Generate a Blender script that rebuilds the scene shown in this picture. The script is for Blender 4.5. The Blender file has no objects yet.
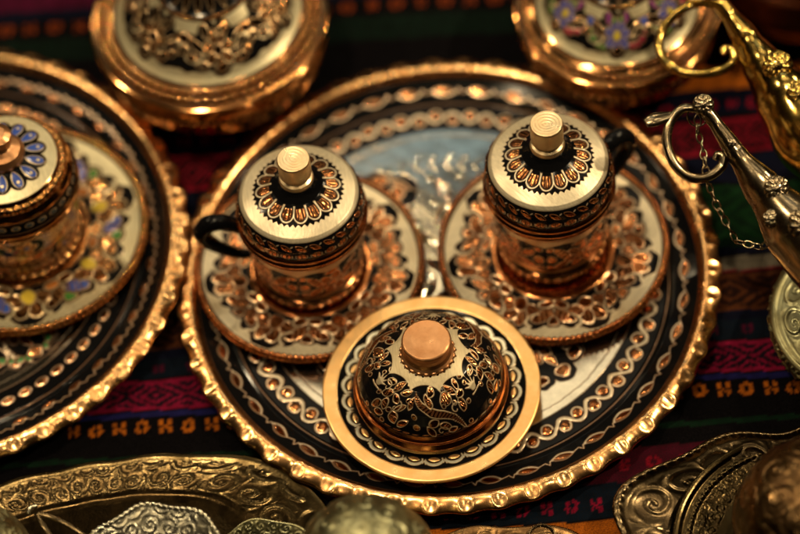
import bpy, math
import numpy as np
from mathutils import Vector

SC = bpy.context.scene
COL = SC.collection
PI = math.pi
TAU = 2 * PI

# ------------------------------------------------------------------ camera
def setup_camera():
    cd = bpy.data.cameras.new("camera")
    co = bpy.data.objects.new("camera", cd)
    COL.objects.link(co)
    p, ro = math.radians(55.9676), math.radians(6.7337)
    d = Vector((0, math.cos(p), -math.sin(p)))
    r = Vector((1, 0, 0)); u = r.cross(d)
    r2 = r * math.cos(ro) - u * math.sin(ro)
    u2 = u * math.cos(ro) + r * math.sin(ro)
    from mathutils import Matrix
    m = Matrix((r2, u2, -d)).transposed().to_4x4()
    m.translation = Vector((-.025322, -.97667, 1.47665))
    co.matrix_world = m
    cd.sensor_width = 36.0
    cd.lens = 36.0 * 3200.0 / 800.0
    cd.clip_start, cd.clip_end = .05, 60
    cd.dof.use_dof = True
    cd.dof.focus_distance = d.dot(Vector((-.016, -.100, .036)) - m.translation)
    cd.dof.aperture_fstop = 2.5
    cd.dof.aperture_blades = 0
    SC.camera = co
setup_camera()

# ------------------------------------------------------------------ world: a dim warm bazaar
w = bpy.data.worlds.new("World"); SC.world = w; w.use_nodes = True
nt = w.node_tree
bg = nt.nodes["Background"]
tc = nt.nodes.new("ShaderNodeTexCoord")
nz = nt.nodes.new("ShaderNodeTexNoise"); nz.inputs["Scale"].default_value = 2.6; nz.inputs["Detail"].default_value = 3
rp = nt.nodes.new("ShaderNodeValToRGB")
rp.color_ramp.elements[0].position = .40; rp.color_ramp.elements[0].color = (.004, .002, .001, 1)
rp.color_ramp.elements[1].position = .75; rp.color_ramp.elements[1].color = (.22, .10, .032, 1)
nt.links.new(tc.outputs["Generated"], nz.inputs["Vector"])
nt.links.new(nz.outputs["Fac"], rp.inputs["Fac"])
nt.links.new(rp.outputs["Color"], bg.inputs["Color"])
bg.inputs["Strength"].default_value = .05

# ------------------------------------------------------------------ lamps of the stall
def area(name, loc, target, sx, sy, power, col):
    l = bpy.data.lights.new(name, 'AREA'); l.shape = 'ELLIPSE'; l.size = sx; l.size_y = sy
    l.energy = power; l.color = col
    o = bpy.data.objects.new(name, l); COL.objects.link(o)
    o.location = loc
    o.rotation_euler = (Vector(target) - Vector(loc)).to_track_quat('-Z', 'Y').to_euler()
    return o
def bulb(name, loc, rad, power, col=(1, .77, .46)):
    l = bpy.data.lights.new(name, 'POINT'); l.shadow_soft_size = rad; l.energy = power; l.color = col
    o = bpy.data.objects.new(name, l); COL.objects.link(o); o.location = loc
    return o
WARM = (1, .72, .40)
area("lamp_over_stall", (.0, .62, 1.14), (0, -.02, 0), .60, .24, .50, (1, .82, .54))
area("cool_tube", (.02, .98, 1.06), (0, .08, 0), .50, .16, .105, (.60, .84, .95))
bulb("bulb", (.95, .05, 1.10), .020, 34.0)
bulb("bulb", (-.85, .40, 1.05), .020, 14.0)
bulb("bulb", (.80, .75, .90), .020, 9.0)
bulb("bulb", (-.34, .06, 1.6), .022, 36.0)
bulb("bulb", (.30, -.55, 1.75), .024, 8.0)
bulb("bulb", (-.55, -.60, 1.25), .022, 3.0)
bulb("bulb", (-.09, .84, 1.20), .022, 1.2)
for p in ((-.60, .95, .85), (-.28, 1.25, 1.0), (.30, 1.25, .95), (.55, .45, 1.5), (.02, .25, 1.7)):   # unseen little bulbs, added to give the metal more sparkles
    bulb("bulb", p, .008, 4.0)

SC.view_settings.view_transform = 'Standard'
SC.view_settings.look = 'None'
SC.view_settings.exposure = 0.15
SC.view_settings.gamma = 1.0
SC.render.engine = 'CYCLES'
SC.cycles.max_bounces = 8
SC.cycles.glossy_bounces = 5
SC.cycles.diffuse_bounces = 3
SC.cycles.sample_clamp_indirect = 6
SC.cycles.use_denoising = True
SC.cycles.caustics_reflective = False

# ------------------------------------------------------------------ materials
def new_mat(name):
    m = bpy.data.materials.new(name); m.use_nodes = True
    return m, m.node_tree, m.node_tree.nodes["Principled BSDF"]
def N(nt, t, **kw):
    n = nt.nodes.new(t)
    for k, v in kw.items(): setattr(n, k, v)
    return n
def mixc(nt, fac, a, b):
    n = N(nt, "ShaderNodeMix", data_type='RGBA')
    for val, sock in ((fac, n.inputs[0]), (a, n.inputs[6]), (b, n.inputs[7])):
        if isinstance(val, bpy.types.NodeSocket): nt.links.new(val, sock)
        elif isinstance(val, (int, float)): sock.default_value = val
        else: sock.default_value = (*val, 1)
    return n.outputs[2]
def mixf(nt, fac, a, b):
    n = N(nt, "ShaderNodeMix", data_type='FLOAT')
    for val, sock in ((fac, n.inputs[0]), (a, n.inputs[2]), (b, n.inputs[3])):
        if isinstance(val, bpy.types.NodeSocket): nt.links.new(val, sock)
        else: sock.default_value = val
    return n.outputs[0]
def noise(nt, scale, detail=3, stretch=None, rough=.55):
    tc = N(nt, "ShaderNodeTexCoord")
    n = N(nt, "ShaderNodeTexNoise"); n.inputs["Scale"].default_value = scale
    n.inputs["Detail"].default_value = detail; n.inputs["Roughness"].default_value = rough
    src = tc.outputs["Object"]
    if stretch:
        mp = N(nt, "ShaderNodeMapping"); mp.inputs["Scale"].default_value = stretch
        mp.inputs["Rotation"].default_value = (0, 0, .6)
        nt.links.new(src, mp.inputs["Vector"]); src = mp.outputs["Vector"]
    nt.links.new(src, n.inputs["Vector"])
    return n.outputs["Fac"]
def ramp(nt, fac, p0, p1, v0=0., v1=1.):
    n = N(nt, "ShaderNodeMapRange"); nt.links.new(fac, n.inputs[0])
    n.inputs[1].default_value = p0; n.inputs[2].default_value = p1
    n.inputs[3].default_value = v0; n.inputs[4].default_value = v1
    return n.outputs[0]

def enamelware(name, cop=(.64, .27, .10), cop2=(.38, .13, .045), cream=(.74, .65, .46), silver=(.71, .65, .52), rough=.15, creamrough=.40, silver_rough=.18):
    """copper ground; the point attribute 'pat' holds enamel black, tinned cream, polished tin and coloured enamel masks"""
    m, nt, b = new_mat(name)
    a = N(nt, "ShaderNodeAttribute", attribute_name="pat")
    s = N(nt, "ShaderNodeSeparateColor"); nt.links.new(a.outputs["Color"], s.inputs[0])
    K, G, S_ = s.outputs[0], s.outputs[1], s.outputs[2]
    T = a.outputs["Alpha"]
    t = N(nt, "ShaderNodeAttribute", attribute_name="tint")
    n1 = noise(nt, 130, 4); n2 = noise(nt, 900, 2, (1, .12, 1)); n3 = noise(nt, 45, 5)
    c = mixc(nt, ramp(nt, n1, .35, .68), cop, cop2)
    cr = mixc(nt, ramp(nt, n2, .3, .7), cream, tuple(x * .78 for x in cream))
    cr = mixc(nt, ramp(nt, n3, .52, .75, 0, .45), cr, (.50, .36, .18))
    sv = mixc(nt, ramp(nt, n1, .3, .7), silver, tuple(x * .8 for x in silver))
    c = mixc(nt, G, c, cr); c = mixc(nt, S_, c, sv)
    c = mixc(nt, T, c, t.outputs["Color"])
    c = mixc(nt, K, c, (.0045, .0045, .005))
    nt.links.new(c, b.inputs["Base Color"])
    me = mixf(nt, G, 1.0, .62); me = mixf(nt, S_, me, 1.0); me = mixf(nt, T, me, 0.0); me = mixf(nt, K, me, 0.0)
    nt.links.new(me, b.inputs["Metallic"])
    ro = mixf(nt, ramp(nt, n1, .3, .7), rough * .75, rough * 1.35)
    ro = mixf(nt, G, ro, creamrough); ro = mixf(nt, S_, ro, silver_rough); ro = mixf(nt, T, ro, .18)
    ro = mixf(nt, K, ro, mixf(nt, ramp(nt, n3, .4, .7), .10, .19))
    nt.links.new(ro, b.inputs["Roughness"])
    nt.links.new(mixf(nt, K, .5, .13), b.inputs["Specular IOR Level"])
    bp = N(nt, "ShaderNodeBump"); bp.inputs["Strength"].default_value = .5; bp.inputs["Distance"].default_value = .0004
    nm = mixf(nt, .5, n2, n1)
    h = mixf(nt, K, mixf(nt, G, mixf(nt, .80, nm, .5), nm), .5)
    nt.links.new(h, bp.inputs["Height"]); nt.links.new(bp.outputs[0], b.inputs["Normal"])
    return m

def metal(name, c1, c2, rough=.3, rvar=.3, bump=.25, dirt=(.02, .013, .006), dirtamt=.0, scale=110):
    m, nt, b = new_mat(name)
    n1 = noise(nt, scale, 5); n2 = noise(nt, scale * 6, 3); n3 = noise(nt, scale * .4, 5)
    c = mixc(nt, ramp(nt, n1, .35, .65), c1, c2)
    a = N(nt, "ShaderNodeAttribute", attribute_name="pat")
    s = N(nt, "ShaderNodeSeparateColor"); nt.links.new(a.outputs["Color"], s.inputs[0])
    c = mixc(nt, s.outputs[0], c, dirt)          # blackened recesses of the chasing
    if dirtamt: c = mixc(nt, ramp(nt, n3, .5, .72, 0, dirtamt), c, dirt)
    nt.links.new(c, b.inputs["Base Color"])
    b.inputs["Metallic"].default_value = 1
    nt.links.new(mixf(nt, ramp(nt, n1, .3, .7), rough * (1 - rvar), rough * (1 + rvar)), b.inputs["Roughness"])
    bp = N(nt, "ShaderNodeBump"); bp.inputs["Strength"].default_value = bump; bp.inputs["Distance"].default_value = .0005
    nt.links.new(mixf(nt, .5, n1, n2), bp.inputs["Height"]); nt.links.new(bp.outputs[0], b.inputs["Normal"])
    return m

def woven(name):
    m, nt, b = new_mat(name)
    t = N(nt, "ShaderNodeAttribute", attribute_name="tint")
    n1 = noise(nt, 1100, 2); n2 = noise(nt, 60, 4)
    c = mixc(nt, ramp(nt, n1, .3, .7, 0, .6), t.outputs["Color"], (.006, .005, .006))
    nt.links.new(c, b.inputs["Base Color"])
    b.inputs["Roughness"].default_value = .95
    b.inputs["Specular IOR Level"].default_value = .04
    b.inputs["Sheen Weight"].default_value = 0
    bp = N(nt, "ShaderNodeBump"); bp.inputs["Strength"].default_value = .7; bp.inputs["Distance"].default_value = .0008
    nt.links.new(mixf(nt, .4, n1, n2), bp.inputs["Height"]); nt.links.new(bp.outputs[0], b.inputs["Normal"])
    return m

M_WARE = enamelware("enamelled_copper")
M_TRAY = enamelware("enamelled_tray", cream=(.70, .61, .45), rough=.15, creamrough=.36, silver_rough=.12)
M_GREENISH = enamelware("enamelled_gilt_copper", rough=.11, cop=(.66, .33, .12), cop2=(.40, .16, .05), cream=(.60, .54, .35))
M_RIM = metal("gilded_copper_rim", (1.0, .61, .27), (.90, .47, .18), rough=.24, bump=.08, dirt=(.08, .03, .01))
M_PLATE = metal("brushed_copper", (.92, .54, .26), (.86, .46, .20), rough=.33, bump=.15, dirt=(.05, .02, .008))
M_KNOB = metal("turned_knob", (1.0, .80, .50), (.90, .66, .38), rough=.36, bump=.2)
M_ROSE = metal("rose_copper", (.70, .37, .18), (.52, .25, .11), rough=.36, bump=.2)
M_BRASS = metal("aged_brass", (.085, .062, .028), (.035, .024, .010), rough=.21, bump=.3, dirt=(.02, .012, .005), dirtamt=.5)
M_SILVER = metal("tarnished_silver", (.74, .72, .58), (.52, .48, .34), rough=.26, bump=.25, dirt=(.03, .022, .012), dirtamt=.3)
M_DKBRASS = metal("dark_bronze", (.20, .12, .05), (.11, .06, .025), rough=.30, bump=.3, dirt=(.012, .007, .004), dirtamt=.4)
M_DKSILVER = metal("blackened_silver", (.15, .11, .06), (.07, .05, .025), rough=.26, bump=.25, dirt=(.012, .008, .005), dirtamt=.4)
M_GREENBRASS = metal("verdigris_brass", (.40, .40, .24), (.27, .25, .13), rough=.40, bump=.4, dirt=(.03, .025, .012), dirtamt=.6)
M_GOLD = metal("polished_brass", (.76, .53, .15), (.50, .33, .08), rough=.15, bump=.15, dirt=(.12, .06, .01))
M_NICKEL = metal("old_nickel", (.40, .33, .22), (.25, .19, .11), rough=.22, bump=.2, dirt=(.02, .015, .01), dirtamt=.25)
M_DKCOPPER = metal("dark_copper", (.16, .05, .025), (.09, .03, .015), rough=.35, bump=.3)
M_BLACK = enamelware("black_enamel")
M_CLOTH = woven("woven_wool")

# ------------------------------------------------------------------ objects, labels
def link(o, parent=None):
    COL.objects.link(o)
    if parent: o.parent = parent
    return o
def thing(name, label, cat, loc=(0, 0, 0), rz=0., group=None):
    o = bpy.data.objects.new(name, None); o.empty_display_size = .02
    link(o); o.location = loc; o.rotation_euler = (0, 0, rz)
    tag(o, label, cat, group)
    return o
def tag(o, label, cat, group=None, kind=None):
    o["label"] = label; o["category"] = cat
    if group: o["group"] = group
    if kind: o["kind"] = kind
def copy_tree(o, parent=None):
    c = o.copy(); link(c, parent)
    for ch in list(o.children): copy_tree(ch, c)
    return c

def mesh_obj(name, co, quads, mat, parent=None, pat=None, tint=None, tris=None):
    me = bpy.data.meshes.new(name)
    nv = len(co); nq = len(quads); ntr = 0 if tris is None else len(tris)
    me.vertices.add(nv); me.vertices.foreach_set("co", np.ascontiguousarray(co, dtype=np.float32).ravel())
    nl = nq * 4 + ntr * 3
    me.loops.add(nl); me.polygons.add(nq + ntr)
    li = np.asarray(quads, dtype=np.int32).ravel()
    st = np.arange(nq, dtype=np.int32) * 4
    if ntr:
        li = np.concatenate([li, np.asarray(tris, dtype=np.int32).ravel()])
        st = np.concatenate([st, nq * 4 + np.arange(ntr, dtype=np.int32) * 3])
    me.loops.foreach_set("vertex_index", li)
    me.polygons.foreach_set("loop_start", st)
    me.polygons.foreach_set("use_smooth", np.ones(nq + ntr, dtype=bool))
    me.update(calc_edges=True); me.validate()
    if pat is not None:
        a = me.attributes.new("pat", 'FLOAT_COLOR', 'POINT'); a.data.foreach_set("color", np.ascontiguousarray(pat, dtype=np.float32).ravel())
    if tint is not None:
        a = me.attributes.new("tint", 'FLOAT_COLOR', 'POINT'); a.data.foreach_set("color", np.ascontiguousarray(tint, dtype=np.float32).ravel())
    me.materials.append(mat)
    o = bpy.data.objects.new(name, me)
    return link(o, parent)

# ------------------------------------------------------------------ signed distances (cm)
def ell(u, v, cx, cy, a, b, rot=0.):
    c, s = math.cos(rot), math.sin(rot)
    x, y = (u - cx) * c + (v - cy) * s, -(u - cx) * s + (v - cy) * c
    q = np.sqrt((x / a) ** 2 + (y / b) ** 2) + 1e-9
    return (q - 1) * min(a, b) * np.maximum(1, .6 * q ** .0)
def drop(u, v, cx, cy, a, b, rot=0.):
    """teardrop: round at -x end, pointed at +x"""
    c, s = math.cos(rot), math.sin(rot)
    x, y = (u - cx) * c + (v - cy) * s, -(u - cx) * s + (v - cy) * c
    t = np.clip((x + a) / (2 * a), 0, 1)
    wd = b * 1.9 * np.sqrt(np.clip(t, 0, 1)) * (1 - t) ** .8 + 1e-6
    out = np.maximum(np.abs(x) - a, 0)
    return np.hypot(np.maximum(np.abs(y) - wd, 0), out) + np.minimum(np.abs(y) - wd, 0) * (out == 0)
def leaf(u, v, cx, cy, a, b, rot=0.):
    c, s = math.cos(rot), math.sin(rot)
    x, y = (u - cx) * c + (v - cy) * s, -(u - cx) * s + (v - cy) * c
    R = (a * a + b * b) / (2 * b)
    return np.hypot(x, np.abs(y) + (R - b)) - R
def seg(u, v, x0, y0, x1, y1, r0, r1=None):
    r1 = r0 if r1 is None else r1
    dx, dy = x1 - x0, y1 - y0
    t = np.clip(((u - x0) * dx + (v - y0) * dy) / (dx * dx + dy * dy + 1e-12), 0, 1)
    return np.hypot(u - x0 - t * dx, v - y0 - t * dy) - (r0 + (r1 - r0) * t)
def poly(u, v, pts, r0, r1=None):
    r1 = r0 if r1 is None else r1
    n = len(pts) - 1; d = None
    for i in range(n):
        q = seg(u, v, *pts[i], *pts[i + 1], r0 + (r1 - r0) * i / n, r0 + (r1 - r0) * (i + 1) / n)
        d = q if d is None else np.minimum(d, q)
    return d
def arc(u, v, cx, cy, R, a0, a1, r0, r1=None, n=9):
    return poly(u, v, [(cx + R * math.cos(a0 + (a1 - a0) * i / n), cy + R * math.sin(a0 + (a1 - a0) * i / n)) for i in range(n + 1)], r0, r1)
def spiral(u, v, cx, cy, R, a0, turns, r0, r1, n=16, R1=.12):
    return poly(u, v, [(cx + (R + (R * R1 - R) * i / n) * math.cos(a0 + turns * TAU * i / n),
                        cy + (R + (R * R1 - R) * i / n) * math.sin(a0 + turns * TAU * i / n)) for i in range(n + 1)], r0, r1)
def hashn(a, k=0.):
    x = np.sin(a * 12.9898 + k * 78.233 + 3.1) * 43758.5453
    return x - np.floor(x)
def wob(x, y, f, seed=0.):
    """cheap smooth 2-D wobble in -1..1"""
    return (np.sin(f * (x * 1.0 + y * .6) + seed) + np.sin(f * 1.7 * (y - x * .45) + seed * 2.3) + np.sin(f * 2.9 * (x * .8 + y * .9) + seed * 3.1) * .6) / 2.6

class Surf:
    """a pattern-bearing surface of revolution; cm in, metres out"""
    def __init__(S, prof, nrow, nth, smooth=.03):
        P = np.array([(p[0], p[1]) for p in prof], float)
        d = np.r_[0, np.cumsum(np.hypot(*np.diff(P, axis=0).T))]
        S.at = {p[2]: d[i] for i, p in enumerate(prof) if len(p) > 2}
        L = d[-1]; nf = max(2000, nrow * 6)
        sf = np.linspace(0, L, nf)
        rf, zf = np.interp(sf, d, P[:, 0]), np.interp(sf, d, P[:, 1])
        k = int(max(1, smooth / (L / nf) * 2)); k = k | 1
        if k > 1:
            ker = np.hanning(k + 2)[1:-1]; ker /= ker.sum()
            pr = lambda a: np.convolve(np.r_[2 * a[0] - a[1:k // 2 + 1][::-1], a, 2 * a[-1] - a[-k // 2:-1][::-1]] if k > 1 else a, ker, 'valid')[:nf]
            rf, zf = pr(rf), pr(zf)
        rf = np.maximum(rf, 1e-3)
        S.s = np.linspace(0, L, nrow)
        S.r, S.z = np.interp(S.s, sf, rf), np.interp(S.s, sf, zf)
        tr, tz = np.gradient(S.r, S.s), np.gradient(S.z, S.s)
        q = np.hypot(tr, tz) + 1e-9
        S.nr, S.nz = -tz / q * -1, tr / q * 1
        S.nr, S.nz = tz / q, -tr / q            # outward for a profile that runs bottom -> up; flipped below for centre -> out
        S.nrow, S.nth = nrow, nth
        S.th = np.linspace(0, TAU, nth, endpoint=False)
        sh = (nrow, nth)
        S.K, S.G, S.S, S.T = (np.zeros(sh, np.float32) for _ in range(4))
        S.C = np.zeros(sh + (3,), np.float32); S.H = np.zeros(sh, np.float32)
        S.aa = max(L / nrow, TAU * S.r.max() / nth) * 1.1
    def flip(S): S.nr, S.nz = -S.nr, -S.nz; return S
    def rows(S, lo, hi, by='r'):
        x = S.r if by == 'r' else S.s
        i = np.where((x >= lo) & (x <= hi))[0]
        return (slice(i[0], i[-1] + 1) if len(i) else slice(0, 0))
    def view(S, lo, hi, by='r', n=1, phase=0., r0=None, planar=False, warp=.0, mirror=False):
        return View(S, S.rows(lo, hi, by), by, n, phase, r0, planar, warp, mirror)
    def build(S, name, mat, parent=None, warp=None, close=None):
        R = S.r[:, None] + S.nr[:, None] * S.H * .1
        Z = S.z[:, None] + S.nz[:, None] * S.H * .1
        th = np.broadcast_to(S.th[None, :], R.shape)
        X, Y = R * np.cos(th), R * np.sin(th)
        if warp: X, Y, Z = warp(S, X, Y, Z)
        co = np.stack([X, Y, Z], -1).reshape(-1, 3) * .01
        i = np.arange(S.nrow - 1)[:, None] * S.nth; j = np.arange(S.nth)[None, :]; j2 = (j + 1) % S.nth
        q = np.stack([i + j, i + j2, i + S.nth + j2, i + S.nth + j], -1).reshape(-1, 4)
        if S.nz[S.nrow // 2] * (S.r[-1] - S.r[0]) > 0 or True:
            # orient by the normal of the middle row
            k = int(S.nrow * .5)
            tr, tz = S.r[min(k + 1, S.nrow - 1)] - S.r[k - 1], S.z[min(k + 1, S.nrow - 1)] - S.z[k - 1]
            # faces (i,j)->(i,j+1)->(i+1,j+1): normal = d_theta x d_s
            if (tz * S.nr[k] - tr * S.nz[k]) < 0: q = q[:, ::-1]
        pat = np.stack([S.K, S.G, S.S, S.T], -1).reshape(-1, 4)
        tint = np.concatenate([S.C.reshape(-1, 3), np.ones((S.nrow * S.nth, 1), np.float32)], -1)
        return mesh_obj(name, co, q, mat, parent, pat, tint)

class View:
    def __init__(V, S, sl, by, n, phase, r0, planar, warp, mirror):
        V.S, V.sl = S, sl
        r, s = S.r[sl][:, None], S.s[sl][:, None]
        th = S.th[None, :] - phase
        cell = np.floor(th * n / TAU + .5)
        V.cid = np.broadcast_to(np.mod(cell, n), (r.shape[0], S.nth))
        dt = th - cell * TAU / n
        if planar:
            V.u, V.v = r * np.cos(th), r * np.sin(th)
        else:
            V.u = np.broadcast_to(dt * (r if r0 is None else r0), (r.shape[0], S.nth)); V.v = np.broadcast_to(r if by == 'r' else s, V.u.shape)
        if mirror: V.u = np.where(np.mod(V.cid, 2) == 0, V.u, -V.u)
        if warp:
            X, Y = r * np.cos(S.th[None, :]), r * np.sin(S.th[None, :])
            zz = s * .7
            V.u = V.u + warp * wob(X + zz, Y, 2.3, 1.); V.v = V.v + warp * wob(X, Y - zz, 2.7, 4.)
        V.th = np.broadcast_to(S.th[None, :], V.u.shape)
        V.r = np.broadcast_to(r, V.u.shape)
    def put(V, sd, mat=None, h=None, add=None, bulge=None, col=None, soft=None, amt=1.):
        S, sl = V.S, V.sl
        if V.u.size == 0: return
        aa = soft or S.aa
        m = (np.clip(.5 - sd / aa, 0, 1) * amt).astype(np.float32)
        m = np.broadcast_to(m, V.u.shape)
        if mat:
            for ch, key in ((S.K, 'k'), (S.G, 'g'), (S.S, 's'), (S.T, 't')):
                ch[sl] = ch[sl] * (1 - m) + (m if key == mat else 0)
            if col is not None: S.C[sl] = S.C[sl] * (1 - m[..., None]) + np.asarray(col, np.float32) * m[..., None]
        if h is not None: S.H[sl] = S.H[sl] * (1 - m) + h * m
        if add is not None: S.H[sl] += m * add
        if bulge is not None:
            amp, wd = bulge
            S.H[sl] += amp * np.sqrt(np.clip(-sd / wd, 0, 1)) * amt
    def chase(V, sd, amp, f=26., seed=0.):
        """hammered, engraved grain inside a shape - gives the copper its glitter"""
        m = np.clip(.5 - sd / V.S.aa, 0, 1)
        V.S.H[V.sl] += (m * amp * wob(V.u, V.v, f, seed)).astype(np.float32)
    def facet(V, sd, slope, seed=0.):
        """bright-cut: the whole shape is cut as one tilted facet, so it glints as a piece"""
        m = np.clip(.5 - sd / V.S.aa, 0, 1)
        w_ = m.sum()
        if w_ < 1: return
        cid = V.cid + 0.
        cu, cv = (m * V.u).sum() / w_, (m * V.v).sum() / w_
        a = TAU * hashn(cid * 1.31 + cu * 3.7 + cv * 5.3, seed)
        V.S.H[V.sl] += (m * slope * 10 * ((V.u - cu) * np.cos(a) + (V.v - cv) * np.sin(a))).astype(np.float32)
    # compound motifs ------------------------------------------------
    def gem(V, sd, o=.05, c=.04, core='c', h=.22, ticks=None, col=None, ring='g'):
        """black outline, cream cloison, raised core"""
        V.put(sd - o - c, 'k', h=-.05)
        V.put(sd - c * .999, ring, h=.10)
        V.put(sd, core, h=.04, col=col)
        V.put(sd, bulge=(h, .12))
        if core == 'c': V.chase(sd, .05, 24); V.facet(sd, .16)
    def ticks(V, cx, cy, L, rot, n, gap, w=.025):
        for i in range(n):
            o = (i - (n - 1) / 2) * gap
            ox, oy = -math.sin(rot) * o, math.cos(rot) * o
            dx, dy = math.cos(rot) * L / 2, math.sin(rot) * L / 2
            V.put(seg(V.u, V.v, cx + ox - dx, cy + oy - dy, cx + ox + dx, cy + oy + dy, w), 'k', h=-.08, amt=.85)
    def flower(V, cx, cy, rp, n, a, b, rot=0., o=.06, c=.045, core='c', mid='c', rm=.16, half=None, col=None, ticks=True, midcol=None):
        for k in range(n):
            t = rot + (TAU * k / n if half is None else half[0] + (half[1] - half[0]) * k / max(1, n - 1))
            px, py = cx + rp * math.cos(t), cy + rp * math.sin(t)
            V.put(ell(V.u, V.v, px, py, a, b, t) - o - c, 'k', h=-.05)
        for k in range(n):
            t = rot + (TAU * k / n if half is None else half[0] + (half[1] - half[0]) * k / max(1, n - 1))
            px, py = cx + rp * math.cos(t), cy + rp * math.sin(t)
            sd = ell(V.u, V.v, px, py, a, b, t)
            V.put(sd - c, 'g', h=.10); V.put(sd, core, h=.02, col=col); V.put(sd, bulge=(.2, b))
            if core == 'c': V.chase(sd, .05, 24); V.facet(sd, .16)
            if ticks: V.ticks(px - .1 * a * math.cos(t), py - .1 * a * math.sin(t), a * 1.0, t, 2, b * .7, w=b * .09)
        sd = ell(V.u, V.v, cx, cy, rm, rm)
        V.gem(sd, o=.03, c=.035, core=mid, col=midcol)
    def clean(V, sd, mat='k', h=-.05): V.put(sd, mat, h=h)

def spirals(S, lo, hi, by='s', size=1.2, amp=.35, seed=0., dark=.0, density=1., r0=None):
    """chased arabesque: jittered cells of alternately turning scrolls with leaf ends"""
    sl = S.rows(lo, hi, by)
    r, s = S.r[sl][:, None], S.s[sl][:, None]
    rr = r0 or max(S.r[sl].mean(), .3)
    n = max(3, int(round(TAU * rr / size)))
    gu = S.th[None, :] * n / TAU
    gv = (s - lo) / size
    gu = gu + .5 * np.mod(np.floor(gv), 2)
    iu, iv = np.floor(gu), np.floor(gv)
    hsh = hashn(np.mod(iu, n) + iv * 17.3, seed)
    h2 = hashn(np.mod(iu, n) * 1.7 + iv * 5.1, seed + 2)
    x = (gu - iu - .5 + (hsh - .5) * .18); y = (gv - iv - .5 + (h2 - .5) * .18)
    rad = np.hypot(x, y) * 2; ang = np.arctan2(y, x) * np.where(np.mod(iu + iv, 2) == 0, 1, -1) + h2 * TAU
    ph = ang / TAU - np.sqrt(rad + 1e-4) * 2.1
    fr = np.abs(ph - np.round(ph)) * 2            # 0 on the line, 1 between
    line = np.clip(1 - fr * 2.2, 0, 1)
    fade = np.clip((1.15 - rad) * 3, 0, 1)
    leafy = .5 + .5 * np.sin(ang * 5 + rad * 9)
    hh = line * fade + .45 * leafy * (1 - fade)
    S.H[sl] += (amp * hh).astype(np.float32)
    if dark: S.K[sl] = np.maximum(S.K[sl], (dark * np.clip(1 - hh * 1.6, 0, 1)).astype(np.float32))

def beads(S, lo, hi, by, n, amp, sharp=1., phase=0., dark=0.):
    V = S.view(lo, hi, by, n, phase)
    if V.u.size == 0: return
    c = (lo + hi) / 2; hw = (hi - lo) / 2
    du = V.u / (TAU * V.r / n) * 2
    d = np.hypot(du, (V.v - c) / hw)
    S.H[V.sl] += (amp * np.sqrt(np.clip(1 - d * d, 0, 1)) ** sharp).astype(np.float32)
    if dark: S.K[V.sl] = np.maximum(S.K[V.sl], (np.clip((d - .92) * 6, 0, 1) * dark).astype(np.float32))

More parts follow.
